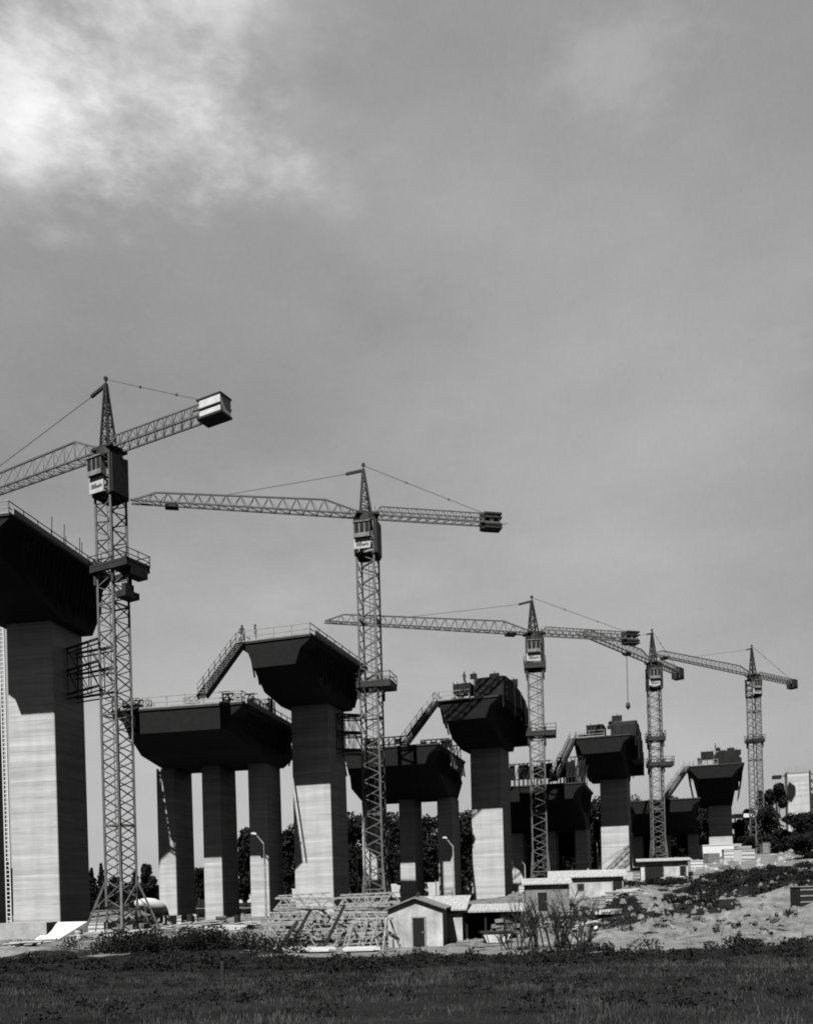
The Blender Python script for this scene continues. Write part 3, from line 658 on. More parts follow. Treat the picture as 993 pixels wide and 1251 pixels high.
T = A[4]; person(T[1].w(.6, -5.2, T[2]+T[5]+2.4), 1.0, 'worker standing high on the rounded shuttering of the fourth pier head')
T = A[5]; person(T[1].w(-3.4, -10.2, T[2]+T[5]), .3, 'worker at the front corner of the farthest pier head')
person(T[1].w(-.6, -7.5, T[2]+T[5]+3.1), 1.4, 'worker on top of the table form of the farthest pier head', 1)
T = A[3]; person(T[1].w(-1.0, -8.5, T[2]+T[5]+2.3), 2.4, 'worker on the small table form beside the curved shuttering hood')

# ------------------------------------------------------------------ street lamps
def lamp(px, py, px2, py2, d, side, label, arm=1.7):
    hd = at(px, py, d); p = at(px2, py2, d); z0 = gz(p.x, p.y); H = hd.z - z0
    root = thing('street_lamp', (p.x, p.y, z0), 0, label, 'street lamp', 'street lamps under the viaduct'); a = hd.x - p.x
    MB().tube((0, 0, -.3), (0, 0, H-1.1), .13, .08, 8).tube((0, 0, H-1.15), (a*.8, 0, H-.08), .08, .06, 8).build('pole', M_TUBE, root)
    MB().prism_y([(a*.75, H-.12), (a*1.25, H-.02), (a*1.25, H+.1), (a*.95, H+.17), (a*.7, H+.06)], -.17, .17).build('lamp_head', M_WHITE, root, fix=True)
lamp(310, 1019, 325, 1120, 90.3, -1, 'street lamp in front of the third slim column of the wide low deck')
lamp(543, 1024, 555, 1090, 106, -1, 'tall street lamp just left of the pier behind the hut')
lamp(424, 1033, 437, 1090, 104, -1, 'dim street lamp in the shade between the second pier and second crane')
lamp(632, 1048, 642, 1090, 124, -1, 'street lamp between the third pier and the third crane')
lamp(719, 1022, 730, 1065, 145, -1, 'street lamp just left of the fourth pier')

# ------------------------------------------------------------------ huts and sheds
def hut(name, px, py, d, rz, w_, dp, h, rise, label, wall=M_HUT, roof=M_ROOF, ridge='y', doors=((0, .9, 2.0),), wins=(), over=.3, flat_slope=.0, cat='hut', open_front=False):
    p = at(px, py, d); z0 = gz(p.x, p.y) ; root = thing(name, (p.x, p.y, z0), R(rz), label, cat); m = MB()
    if ridge == 'y':      # gable faces the viewer
        m.prism_y([(-w_/2, -1), (w_/2, -1), (w_/2, h), (0, h+rise), (-w_/2, h)], 0, dp); m.build('wall', wall, root, fix=True)
        r = MB(); e = rise/(w_/2)
        r.prism_y([(-w_/2-over, h-over*e+.03), (0, h+rise+.03), (0, h+rise+.15), (-w_/2-over, h-over*e+.15)], -over, dp+over)
        r.prism_y([(w_/2+over, h-over*e+.03), (0.004, h+rise+.03), (0.004, h+rise+.15), (w_/2+over, h-over*e+.15)], -over, dp+over); r.build('roof', roof, root, fix=True)
    elif ridge == 'x':
        m.prism_x([(0, -1), (dp, -1), (dp, h), (dp/2, h+rise), (0, h)], -w_/2, w_/2); m.build('wall', wall, root, fix=True)
        r = MB(); e = rise/(dp/2); r.prism_x([(-over, h-over*e+.03), (dp/2, h+rise+.03), (dp/2, h+rise+.14), (-over, h-over*e+.14)], -w_/2-over, w_/2+over)
        r.prism_x([(dp+over, h-over*e+.03), (dp/2+.004, h+rise+.03), (dp/2+.004, h+rise+.14), (dp+over, h-over*e+.14)], -w_/2-over, w_/2+over); r.build('roof', roof, root, fix=True)
    else:                 # lean-to, roof falls towards the viewer
        m.prism_x([(0, -1), (dp, -1), (dp, h+rise), (0, h)], -w_/2, w_/2)
        if open_front:
            m = MB().box(-w_/2, w_/2, dp-.15, dp, -1, h+rise-.05)
            for k in range(5): x = -w_/2+.1 + k*(w_-.2)/4; m.bar((x, .1, -1), (x, .1, h-.02), .16)
            m.prism_x([(.2, -1), (dp-.16, -1), (dp-.16, h+rise-.1), (.2, h-.05)], -w_/2, -w_/2+.12)
        m.build('wall', wall, root, fix=True)
        MB().prism_x([(-over, h-.02), (dp+over, h+rise+.06), (dp+over, h+rise+.18), (-over, h+.10)], -w_/2-over, w_/2+over).build('roof', roof, root, fix=True)
    for x, dw, dh in doors:
        MB().box(x-dw/2-.1, x-dw/2, -.08, -.004, 0, dh+.1).box(x+dw/2, x+dw/2+.1, -.08, -.004, 0, dh+.1).box(x-dw/2, x+dw/2, -.08, -.004, dh, dh+.1).build('door_frame', M_TIMB, root)
        dr = MB().box(x-dw/2, x+dw/2, -.05, -.003, 0, dh).build('door', M_DOOR, root); MB().box(x+dw/2-.18, x+dw/2-.1, -.1, -.052, dh*.48, dh*.53).build('handle', M_TUBE, dr)
    for x, z, ww, wh in wins:
        f = MB().box(x-ww/2, x+ww/2, -.06, -.004, z, z+wh).build('window', M_WALLD, root); MB().box(x-ww/2+.08, x+ww/2-.08, -.075, -.062, z+.08, z+wh-.08).build('pane', M_GLASS, f)
    return root
hut('gabled_hut', 508, 1158, 62.5, -8, 4.0, 4.2, 2.75, .75, 'small pale hut with a dark door and low gable beside the stacked girders', roof=M_WALLD, doors=((.25, .85, 2.1),))
hut('open_shed', 540, 1158, 66, -8, 3.2, 4.5, 2.35, .9, 'lean-to with a pale corrugated roof joined behind the gabled hut', ridge='l', wall=M_HUT, doors=(), over=.4)
hut('open_shed', 594, 1160, 66, -4, 6.0, 4.0, 2.1, .35, 'long low open shed with dark inside, between the gabled hut and the bare thicket', ridge='l', wall=M_DARK, doors=(), open_front=True)  # shade inside this shed is put into its near-black wall colour
hut('site_shed', 669, 1122, 92, -6, 4.6, 4, 2.9, .5, 'dark shed with a pale crowned roof at the foot of the third crane', ridge='x', wall=M_WALLD, doors=((-.5, 1, 2.0),), over=.4)
hut('site_shed', 718, 1108, 105, -10, 8.6, 5, 2.7, .7, 'long pale workshop with a curved light roof in front of the fourth pier', ridge='x', wall=M_HUT, doors=((3.6, 1.1, 2.2),), wins=((-2.6, 1.0, .9, .9), (-.8, 1.0, .9, .9)), over=.45)
hut('site_shed', 812, 1090, 125, -14, 6.6, 5, 2.9, .4, 'flat-roofed site office with a wide dark opening near the fourth crane base', ridge='l', wall=M_HUT, doors=((-1.4, 2.6, 2.3), (2.6, .8, 2.1)), over=.6)
hut('site_shed', 880, 1053, 172, -14, 8, 4, 2.3, .1, 'plain white flat block building at the foot of the farthest pier', ridge='l', doors=(), wins=(), over=.1, wall=M_WHITE, roof=M_WHITE)
hut('country_house', 944, 1036, 200, -10, 5.2, 7, 6.0, 1.1, 'pale two-storey house among trees right of the farthest crane', ridge='y', wall=M_HUT, doors=(), wins=((.6, 3.6, 1.0, 1.5), (-1.3, 3.6, 1.0, 1.5)), cat='house')
# canopy strip by the fifth crane
p = at(924, 996, 192); z0 = gz(p.x, p.y)
rt = thing('canopy', (p.x, p.y, z0), R(-6), 'long thin white canopy seen through the mast of the rightmost crane', 'canopy'); H = p.z - z0
MB().box(-4.7, 4.7, 0, 2.5, H-.45, H+.4).build('roof', M_WHITE, rt)
m = MB(); [m.bar((x, 1, -.5), (x, 1, H-.46), .25) for x in (-4.4, -1.5, 1.5, 4.4)]; m.build('post', M_WALLD, rt)
# long low white wall seen between columns
a = at(262, 1098, 140); b2 = at(660, 1079, 150); dv = b2 - a; L = math.hypot(dv.x, dv.y)
wl = thing('boundary_wall', (a.x, a.y, 0), math.atan2(dv.y, dv.x), 'long low whitewashed wall seen between the columns far behind', 'wall')
m = MB()
for i in range(12):
    x0, x1 = L*i/12, L*(i+1)/12; q = a.lerp(b2, (i+.5)/12); z = gz(q.x, q.y)
    m.box(x0, x1-.08, 0, .3, z-1, max(z+1.2, a.z + dv.z*(i+.5)/12 + 1.0))
m.build('wall_panel', M_WALL, wl)
m = MB()
for i in range(12): q = a.lerp(b2, i/12); z = gz(q.x, q.y); m.box(L*i/12-.2, L*i/12-.09, -.1, .4, z-1, max(z+1.4, a.z + dv.z*i/12 + 1.3))
m.build('wall_post', M_WALLD, wl)

# ------------------------------------------------------------------ stacked lattice girders in front
def girder(loc, rz, L, h, label, tilt=0):
    root = tag(MB().build('lattice_girder', M_TUBE), label, 'girder', 'stacked steel lattice girders')
    m = MB(); t = .11
    for y in (-.3, .3):
        m.bar((0, y, 0), (L, y, 0), t); m.bar((0, y, h), (L, y, h), t); zig(m, (0, y, 0), (L, y, 0), (0, y, h), (L, y, h), int(L/.95), .07, cross=False)
    for i in range(int(L/1.2)+1): m.bar((i*1.2, -.3, 0), (i*1.2, .3, 0), .07); m.bar((i*1.2, -.3, h), (i*1.2, .3, h), .07)
    me = root.data; me.clear_geometry(); me.from_pydata(m.v, [], m.f)
    root.location = loc; root.rotation_euler = (R(random.uniform(-6, 6)), R(tilt), R(rz)); return root
gp = at(326, 1160, 66)
rows = ['bottom', 'second', 'third', 'top']
cols_ = ['front', 'middle', 'back']
for lv in range(4):
    for k in range(3):
        if lv == 3 and k == 0: continue
        for half in range(2):
            x = gp.x + (0.0 if half == 0 else 5.1) + random.uniform(-.3, .4) + .3*k; y = 65 + k*1.5 + random.uniform(-.2, .2)
            Lg = random.uniform(4.0, 4.9); z = gz(x+2, y) + .15 + lv*.88 + (.12*k)
            girder((x, y, z), random.uniform(-7, 7), Lg, .72, '%s lattice girder, %s row, %s half of the pile beside the hut' % (rows[lv], cols_[k], 'left' if half == 0 else 'right'), random.uniform(-2.5, 2.5))
def trestle(x, y, rz, s, label):
    z = gz(x, y); o = thing('trestle', (x, y, z), rz, label, 'trestle', 'steel trestles by the girder pile'); m = MB()
    for sx in (-1, 1):
        for sy in (-1, 1): m.bar((sx*.75*s, sy*.5*s, -.1), (sx*.15*s, sy*.3*s, 1.7*s), .1)
    m.build('leg', M_TUBE, o); m = MB().bar((-.5*s, -.5*s, .8*s), (.5*s, -.5*s, .8*s), .08).bar((-.6*s, .5*s, .5*s), (.5*s, .5*s, .9*s), .08); m.build('brace', M_TUBE, o)
    MB().bar((0, -.6*s, 1.7*s), (0, .6*s, 1.7*s), .14).build('top_beam', M_TUBE, o)
q = at(432, 1160, 62); trestle(q.x, q.y, .4, 1.0, 'dark-looking trestle in front of the girder pile, farthest left')
q = at(452, 1160, 62.5); trestle(q.x, q.y, -.2, 1.15, 'middle trestle in front of the girder pile')
q = at(470, 1158, 62); trestle(q.x, q.y, .9, 1.3, 'trestle standing beside the gabled hut wall')
for i, (px, py, d, ln, rz, tl) in enumerate(((352, 1120, 63, 3.4, 80, -58), (395, 1112, 63.5, 3.6, 75, -62), (476, 1122, 63, 4.6, 70, -60), (340, 1105, 64, 2.6, 40, -50))):
    p = at(px, 1158, d); z = gz(p.x, p.y)
    o = MB().bar((0, 0, 0), (ln, 0, 0), .14, .22).build('timber_prop', M_STEELD); o.location = (p.x, p.y, z); o.rotation_euler = (0, R(tl), R(rz-60))
    tag(o, ['dark prop leaning on the left end of the girder pile', 'dark prop leaning on the middle of the girder pile', 'long dark prop leaning between girder pile and hut', 'short dark prop at the outer left of the girder pile'][i], 'timber', 'props leaning on the girder pile')
for i, (px, py, d, w_) in enumerate(((338, 1168, 58.5, 2.2), (378, 1168, 59, 3.0), (440, 1167, 59.3, 2.2))):
    p = at(px, py, d); z = gz(p.x, p.y); m = MB()
    for k in range(6): m.box(-w_/2+random.uniform(-.2, .2), w_/2+random.uniform(-.2, .3), k*.28, k*.28+.24, .1+.02*k, .22+.02*k)
    o = m.build('plank_pile', M_WALL); o.location = (p.x, p.y, z); o.rotation_euler = (0, 0, R(random.uniform(-10, 10)))
    tag(o, ['short heap of pale planks at the left foot of the girder pile', 'longest heap of pale planks lying before the girder pile', 'pale planks on the ground near the trestles'][i], 'planks', 'planks lying in front of the girders')

p = at(606, 1161, 63); z = gz(p.x, p.y); sk = thing('rubble_skip', (p.x, p.y, z), R(4), 'low pale rubble skip with dark rim before the long open shed', 'skip')
MB().prism_y([(-.75, .05), (.7, .05), (1.05, .75), (-1.05, .75)], -.6, .6).build('body', M_WALL, sk, fix=True)
MB().box(-1.12, 1.12, -.68, .68, .753, .86).build('rim', M_STEELD, sk); MB().bar((-.6, -.64, 0), (-.8, -.64, .7), .08).bar((.5, -.64, 0), (.75, -.64, .7), .08).build('rib', M_WALLD, sk)
p = at(618, 1158, 66.5); z = gz(p.x, p.y); rs = random.Random(2); m = MB()
for i in range(46):
    lv = i // 12; x = rs.uniform(-1.3, 1.3)*(1-lv*.2); y = rs.uniform(-.4, .5); a = rs.uniform(-.5, .5); m.bar((x-.35*math.cos(a), y, .15+lv*.4), (x+.35*math.cos(a), y+.3*math.sin(a), .17+lv*.4+rs.uniform(-.05, .1)), .42, .3)
o = m.build('sack_heap', M_WALLD); o.location = (p.x, p.y, z); tag(o, 'heap of grey sacks piled inside the long open shed', 'sacks')
for i, (px, py, d, lb) in enumerate(((232, 1121, 91, 'dark oil drum between the first and second slim columns'), (238, 1121, 91.6, 'pale oil drum close behind its dark twin near the second slim column'), (290, 1124, 86, 'dark oil drum at the foot of the second slim column'),
      (96, 1140, 80, 'pale oil drum against the footing ramp of the nearest pier'), (652, 1140, 75, 'dark oil drum among the stones behind the thicket'), (836, 1082, 138, 'pale oil drum beside the site office'), (790, 1088, 128, 'dark oil drum left of the site office'))):
    p = at(px, py, d); z = gz(p.x, p.y); o = thing('oil_drum', (p.x, p.y, z), 0, lb, 'drum', 'oil drums on the site')
    MB().tube((0, 0, -.1), (0, 0, .95), .32, .32, 14).build('body', M_STEELD if 'dark' in lb[:5] else M_WALL, o); m = MB()
    for zz in (.3, .6, .93): m.tube((0, 0, zz), (0, 0, zz+.03), .345, .345, 14)
    m.build('rolling_hoop', M_STEELD, o)
for i, (px, py, d, L_, rz, lb) in enumerate(((280, 1128, 82, 4.2, 6, 'timber stack lying before the second slim column'), (205, 1126, 86, 3.4, -12, 'timber stack lying before the mixer truck'), (60, 1160, 72, 3.6, 4, 'timber stack in front of the nearest footing'),
      (700, 1130, 78, 3.6, 25, 'timber stack on the rubble right of the thicket'), (770, 1100, 110, 4.4, -20, 'timber stack between workshop and site office'), (845, 1092, 126, 4.2, 10, 'timber stack at the upper edge of the rubble slope'),
      (930, 1078, 150, 4.5, -8, 'timber stack on the bank below the rightmost crane'), (745, 1128, 84, 2.8, 50, 'short timber stack on the rubble below the workshop'), (890, 1092, 135, 3.5, 30, 'timber stack on the bank below the tilted block'))):
    p = at(px, py, d); z = gz(p.x, p.y); rs = random.Random(i); m = MB()
    for k in range(rs.randint(7, 12)): q = k % 5; lv = k // 5; m.bar((-L_/2+rs.uniform(-.3, .3), q*.3-.6, .1+lv*.22), (L_/2+rs.uniform(-.4, .4), q*.3-.6+rs.uniform(-.12, .12), .1+lv*.22), .2)
    o = m.build('timber_stack', rs.choice((M_TIMB, M_WALLD, M_WALL))); o.location = (p.x, p.y, z); o.rotation_euler = (0, 0, R(rz)); tag(o, lb, 'timber', 'timber stacks on the site')
# concrete mixer truck
p = at(190, 1122, 93); z = gz(p.x, p.y)
tk_ = thing('mixer_truck', (p.x, p.y, z), R(58), 'concrete mixer truck with a white drum beside the base of the nearest crane', 'truck'); tk_.scale = (.82,)*3
MB().box(-3.2, 2.9, -.45, .45, .75, 1.05).build('chassis', M_TRUCK, tk_)
cb = MB().prism_y([(2.0, .6), (3.7, .6), (3.75, 1.6), (3.5, 2.5), (2.0, 2.55)], -1.05, 1.05).build('cab', M_TRUCK, tk_, fix=True)
MB().box(2.3, 3.2, -1.08, -1.052, 1.6, 2.3).build('side_window', M_GLASS, cb)
dm = MB(); rs_ = [(-3.1, .42), (-2.6, .62), (-1.4, 1.0), (-.3, 1.12), (.7, 1.0), (1.5, .6)]
dm.loft([[(x, r*math.cos(a*math.pi/10), 2.15 - x*.2 + r*math.sin(a*math.pi/10)) for a in range(20)] for x, r in rs_]).build('drum', M_WHITE, tk_, fix=True, smooth=True)
MB().bar((-2.9, -.5, 1.0), (-2.9, -.3, 2.6), .15).bar((-2.9, .5, 1.0), (-2.9, .3, 2.6), .15).bar((-2.9, 0, 2.3), (-3.9, 0, 1.2), .4, .12).bar((1.7, -.5, 1), (1.7, 0, 1.8), .2).bar((1.7, .5, 1), (1.7, 0, 1.8), .2).build('drum_support', M_TRUCK, tk_)
for x in (-2.2, -1.1, 2.8):
    for y in (-.85, .85): wv = MB().tube((x, y-.17, .5), (x, y+.17, .5), .5, .5, 16).build('wheel', M_TYRE, tk_); MB().tube((x, y-.18, .5), (x, y-.175, .5), .24, .24, 10).build('hub', M_WALLD, wv)

# ------------------------------------------------------------------ crates, blocks, drums, spoil
def crate(px, py, d, s, rz, label, m=M_WALL, h=None):
    p = at(px, py, d); z = gz(p.x, p.y); hx = h or s*.7; o = thing('site_crate', (p.x, p.y, z), R(rz), label, 'crate', 'crates and blocks scattered on the site')
    MB().box(-s/2, s/2, -s*.35, s*.35, -.2, hx).build('body', m, o); e = MB()
    for k in range(3): e.box(-s/2-.03, s/2+.03, -s*.35-.04, -s*.35-.005, hx*(.08+.36*k), hx*(.16+.36*k))
    e.box(-s/2-.05, s/2+.05, -s*.37, s*.37, hx+.003, hx+.06); e.build('batten', M_TIMB, o); return o
CR = [(213, 1112, 90, 1.4, 10, 'pale crate at the foot of the first slim column', M_WALL), (207, 1104, 92, 1.2, 30, 'pale crate behind the mixer truck cab', M_WALL),
      (172, 1130, 84, 1.3, -20, 'low pale crate right of the nearest crane base', M_WALLD), (118, 1118, 86, 1.6, 5, 'white box between the nearest pier and crane', M_WHITE),
      (315, 1098, 96, 1.5, 8, 'white box beside the third slim column', M_WHITE), (270, 1118, 88, 1.0, 4, 'dark box before the second slim column', M_DARK),
      (870, 1085, 150, 2.2, 12, 'grey crate left of the rubble stacks under the farthest pier', M_WALLD), (893, 1075, 155, 2.6, -8, 'pale block stack below the white block building', M_WALL),
      (910, 1080, 148, 2.8, 20, 'pale tilted block at the top of the dark bank', M_WHITE), (908, 1068, 165, 2.6, 5, 'pale crate left of the rightmost crane base', M_WALL),
      (940, 1065, 168, 3.0, -5, 'pale crate just right of the rightmost crane base', M_WALLD), (958, 1060, 170, 3.2, 14, 'white slatted crate on the bank near the right edge', M_WALL),
      (850, 1078, 140, 2.0, 0, 'pale low crate between site office and rubble stacks', M_WHITE), (775, 1085, 135, 1.8, 30, 'pale crate left of the site office', M_WALL),
      (640, 1092, 118, 1.4, 0, 'white box just left of the third crane base', M_WHITE), (985, 1070, 160, 3.0, 0, 'grey crate against the right edge of the picture', M_WALLD),
      (985, 1108, 72, 2.0, 10, 'dark crate on the rubble mound at the right edge', M_DARK), (690, 1118, 88, 1.3, 20, 'pale crate among the stones behind the bare thicket', M_WALL),
      (730, 1115, 90, 1.6, -10, 'slatted crate on the rubble before the long workshop', M_TIMB), (745, 1112, 91, 1.4, 14, 'pale crate at the right end of the long workshop', M_WALL)]
for (px, py, d, s, rz, lb, m) in CR: crate(px, py, d, s, rz, lb, m)
for i, (px, py, d, k_, lb) in enumerate(((30, 1163, 71, 'pipe', 'pale pipes lying in front of the nearest footing'), (112, 1143, 80, 'board', 'loose boards beside the nearest footing ramp'), (136, 1150, 76, 'board', 'loose boards in front of the nearest crane base'),
      (176, 1140, 80, 'pipe', 'pipes lying right of the nearest crane base'), (222, 1130, 83, 'board', 'loose boards between crane base and slim columns'), (255, 1128, 84, 'pipe', 'pipes lying before the first two slim columns'), (306, 1130, 82, 'board', 'loose boards left of the girder pile'),
      (684, 1135, 77, 'pipe', 'pipes lying just behind the thicket'), (715, 1142, 70, 'board', 'loose boards at the low edge of the rubble'), (760, 1120, 88, 'pipe', 'pipes lying on the middle of the rubble slope'), (800, 1108, 100, 'board', 'loose boards on the upper rubble slope'),
      (865, 1068, 152, 'board', 'loose boards below the white block building'), (825, 1092, 122, 'pipe', 'pipes in front of the site office'), (970, 1082, 140, 'board', 'loose boards on the bank near the right edge'))):
    p = at(px, py, d); z = gz(p.x, p.y); rs = random.Random(50+i); m = MB()
    for k in range(8):
        a = rs.uniform(-.5, .5) + (i % 3)*.5; L_ = rs.uniform(1.2, 3.2)*(1 if d < 100 else 1.4); x, y = rs.uniform(-1, 1), rs.uniform(-.7, .7); zz = .12 + .07*k
        if k_ == 'pipe': m.tube((x-L_/2*math.cos(a), y-L_/2*math.sin(a), zz), (x+L_/2*math.cos(a), y+L_/2*math.sin(a), zz+.08), .09, .09, 7)
        else: m.bar((x-L_/2*math.cos(a), y-L_/2*math.sin(a), zz), (x+L_/2*math.cos(a), y+L_/2*math.sin(a), zz+rs.uniform(0, .25)), .28, .05)
    o = m.build(k_ + '_heap', M_CONF if k_ == 'pipe' else M_WALL); o.location = (p.x, p.y, z); tag(o, lb, 'pipes' if k_ == 'pipe' else 'boards', 'heaps of loose material on the site')
# stones
def rocks(name, n, fn, label, smin, smax, m):
    mb = MB(); rs = random.Random(len(name)+n)
    for i in range(n):
        x, y = fn(rs); s = smin + (smax-smin)*rs.random()**3; z = gz_cached(x, y)
        pts = []
        for k in range(6):
            a = k*math.pi/3 + rs.random()*.6; pts.append((x+math.cos(a)*s*rs.uniform(.6, 1.1), y+math.sin(a)*s*rs.uniform(.6, 1.1), z-.1))
        tp = [(x+(p[0]-x)*rs.uniform(.3, .8), y+(p[1]-y)*rs.uniform(.3, .8), z+s*rs.uniform(.35, .9)) for p in pts]
        mb.add(pts+tp, [tuple(range(6, 12))] + [(k, (k+1) % 6, 6+(k+1) % 6, 6+k) for k in range(6)])
    return tag(mb.build(name, m), label, 'rubble', kind='stuff')
from bisect import bisect
def gz_cached(x, y):
    i = min(max(bisect(xs, x)-1, 0), nx-2); j = min(max(bisect(ys, y)-1, 0), ny-2)
    u = (x-xs[i])/(xs[i+1]-xs[i]); v = (y-ys[j])/(ys[j+1]-ys[j])
    return float((GZ[j, i]*(1-u)+GZ[j, i+1]*u)*(1-v) + (GZ[j+1, i]*(1-u)+GZ[j+1, i+1]*u)*v)
rocks('rubble', 3600, lambda rs: (rs.uniform(10, 62), rs.triangular(50, 125, 66)), 'broken pale stones and spoil strewn over the slope at right', .05, .5, M_ROCK)
rocks('rubble', 1500, lambda rs: (rs.uniform(-42, 12), rs.triangular(56, 125, 72)), 'pale stones and debris around the feet of the piers at left', .06, .45, M_ROCK)
rocks('rubble', 900, lambda rs: (rs.uniform(45, 100), rs.uniform(130, 190)), 'pale debris around the bases of the far cranes', .1, .55, M_CONF)

# ------------------------------------------------------------------ vegetation
def leaf_cloud(mb, cx, cy, cz, rx, ry, rz_, n, s, rs, shell=.55):
    for i in range(n):
        while True:
            a, b_, c_ = rs.uniform(-1, 1), rs.uniform(-1, 1), rs.uniform(-1, 1); r = a*a+b_*b_+c_*c_
            if shell*shell*rs.random() < r < 1: break
        p = Vector((cx+a*rx, cy+b_*ry, cz+c_*rz_)); u = Vector((rs.gauss(0, 1), rs.gauss(0, 1), rs.gauss(0, 1))).normalized(); v = u.cross(Vector((rs.gauss(0, 1), rs.gauss(0, 1), rs.gauss(0, 1)))).normalized()
        k = s*rs.uniform(.6, 1.4); mb.add([p-u*k, p+v*k*.6, p+u*k, p-v*k*.6], [(0, 1, 2, 3)])
def tree(px, d, ytop, wpx, kind, label, group, name='tree', seed=0, dens=1.0, trunkf=.35):
    rs = random.Random(seed + int(px*7)); p = at(px, 1085, d); z0 = gz(p.x, p.y); H = at(px, ytop, d).z - z0; w_ = wpx/F*d/2
    root = thing(name, (p.x, p.y, z0), rs.uniform(0, 6), label, 'tree', group)
    t = MB(); r0 = .12 + H*.018
    t.tube((0, 0, -.5), (0, 0, H*.45), r0, r0*.65, 8); t.tube((0, 0, H*.45), (0, 0, H*.85), r0*.65, r0*.2, 7)
    c_ = MB()
    if kind == 'cypress':
        for i in range(9):
            f = i/8; z = H*(.1+.84*f); r = w_*(.35+.65*math.sin(math.pi*(.25+.7*f)**1.1)) * (1-.6*f**3); leaf_cloud(c_, rs.uniform(-.1, .1), rs.uniform(-.1, .1), z, r, r, H*.09, int(120*dens), .16+.01*H, rs)
    else:
        k = 17 if kind == 'round' else 10
        for i in range(k):
            a = rs.uniform(0, 6.28); rr = w_*rs.uniform(.15, .75)
            if kind == 'round': z = H*rs.uniform(.16, .9); rr *= math.sqrt(max(.12, 1-((z/H-.52)/.5)**2)); cr = w_*rs.uniform(.32, .5); ch = H*rs.uniform(.09, .15)
            else: z = H*rs.uniform(.68, .92); cr = w_*rs.uniform(.35, .5); ch = H*rs.uniform(.06, .1)
            x, y = math.cos(a)*rr, math.sin(a)*rr
            t.tube((0, 0, H*rs.uniform(.25, .55)), (x*.8, y*.8, z-.2), r0*.35, r0*.1, 5)
            leaf_cloud(c_, x, y, z, cr, cr, ch, int(230*dens), .15+.011*H, rs)
        if kind == 'round': leaf_cloud(c_, 0, 0, H*.95-H*.1, w_*.3, w_*.3, H*.1, int(90*dens), .2+.012*H, rs)
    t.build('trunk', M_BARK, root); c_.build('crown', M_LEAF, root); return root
TR = [(112, 118, 1062, 16, 'cypress', 'narrow dark cypress between the nearest pier and crane'), (124, 122, 1057, 14, 'cypress', 'taller cypress immediately left of the nearest crane mast'),
      (104, 130, 1068, 18, 'round', 'dark rounded tree touching the shaded side of the nearest pier'), (165, 120, 1066, 20, 'cypress', 'dark tree seen right through the nearest crane mast'),
      (181, 112, 1057, 26, 'round', 'dark bushy tree rising above the mixer drum'), (143, 128, 1070, 26, 'round', 'dark tree directly behind the base of the nearest crane'),
      (243, 125, 1060, 22, 'round', 'dark tree filling the gap between the first and second slim columns'), (228, 135, 1064, 30, 'round', 'dark tree behind the first slim column'),
      (299, 120, 1008, 26, 'round', 'tall dark tree between the second and third slim columns'), (318, 132, 1014, 44, 'round', 'tall dark tree behind the third slim column'),
      (352, 122, 1012, 30, 'round', 'tall dark tree in the gap left of the second tall pier'), (6, 108, 1046, 26, 'round', 'dark clipped tree at the left edge behind the nearest pier')]
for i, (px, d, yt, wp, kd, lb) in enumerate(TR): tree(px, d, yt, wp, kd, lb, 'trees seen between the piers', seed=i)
names = ['left of', 'just right of']
mid = [(392, 142, 1003, 50), (430, 138, 994, 38), (462, 146, 996, 46), (492, 142, 992, 40), (524, 150, 990, 44), (556, 144, 992, 44), (590, 160, 985, 50), (640, 166, 990, 50), (668, 172, 985, 44), (700, 176, 982, 44), (728, 170, 972, 34), (770, 186, 973, 44), (800, 192, 976, 44), (832, 196, 978, 46), (862, 200, 976, 44)]
ml = ['wide dark tree behind the second tall pier', 'dark tree in the gap right of the second tall pier', 'dark tree behind the second crane mast', 'dark tree behind the left slim column pair of the second low deck',
      'dark tree between the right slim columns of the second low deck', 'dark tree behind the tall street lamp', 'dark tree behind the pier with the curved hood', 'dark tree behind the third crane', 'dark tree under the shuttering frames, left one',
      'dark tree under the shuttering frames, right one', 'tree showing in the notch left of the fourth pier', 'dark tree right behind the fourth pier', 'dark tree behind the fourth crane mast', 'dark tree right of the fourth crane', 'dark tree left of the farthest pier']
for i, (px, d, yt, wp) in enumerate(mid): tree(px, d, yt, wp, 'round', ml[i], 'dark trees behind the low decks', seed=40+i, dens=.9)
ROWL = ['broad crown showing left of the second pier shaft', 'crown filling the gap right of the second pier shaft', 'crown straight behind the second crane mast, upper one', 'crown behind the left slim column of the second low deck', 'crown between the slim columns of the second low deck', 'crown right of the tall street lamp', 'crown against the left side of the hooded pier', 'crown right of the hooded pier below the frames', 'small near crown below the frames, left of centre', 'small near crown below the frames, right of centre', 'narrow crown in the notch left of the fourth pier', 'wide far crown behind the third low deck, left', 'wide far crown behind the third low deck, right', 'crown just left of the fourth crane mast', 'crown behind the fourth crane mast, under the low deck', 'crown right of the fourth crane mast', 'far crown left of the farthest pier shaft', 'low near crown between fourth crane columns', 'low near crown beside the farthest pier shaft', 'low near crown close beside the hooded pier']
ROW = [(372, 150, 1004, 60), (410, 160, 998, 60), (447, 156, 994, 56), (478, 165, 992, 60), (508, 158, 992, 56), (540, 166, 988, 60), (574, 172, 984, 56), (612, 178, 968, 60), (652, 150, 966, 40), (684, 152, 968, 44), (718, 164, 972, 36),
       (655, 184, 966, 64), (688, 186, 966, 60), (748, 192, 976, 60), (786, 198, 974, 60), (818, 205, 974, 56), (846, 208, 974, 54), (800, 178, 984, 40), (842, 180, 984, 40), (610, 150, 990, 40)]
for i, (px, d, yt, wp) in enumerate(ROW): tree(px, d, yt, wp, 'round', 'dark tree, ' + ROWL[i], 'dense tree belt behind the low decks', seed=140+i, dens=1.2)
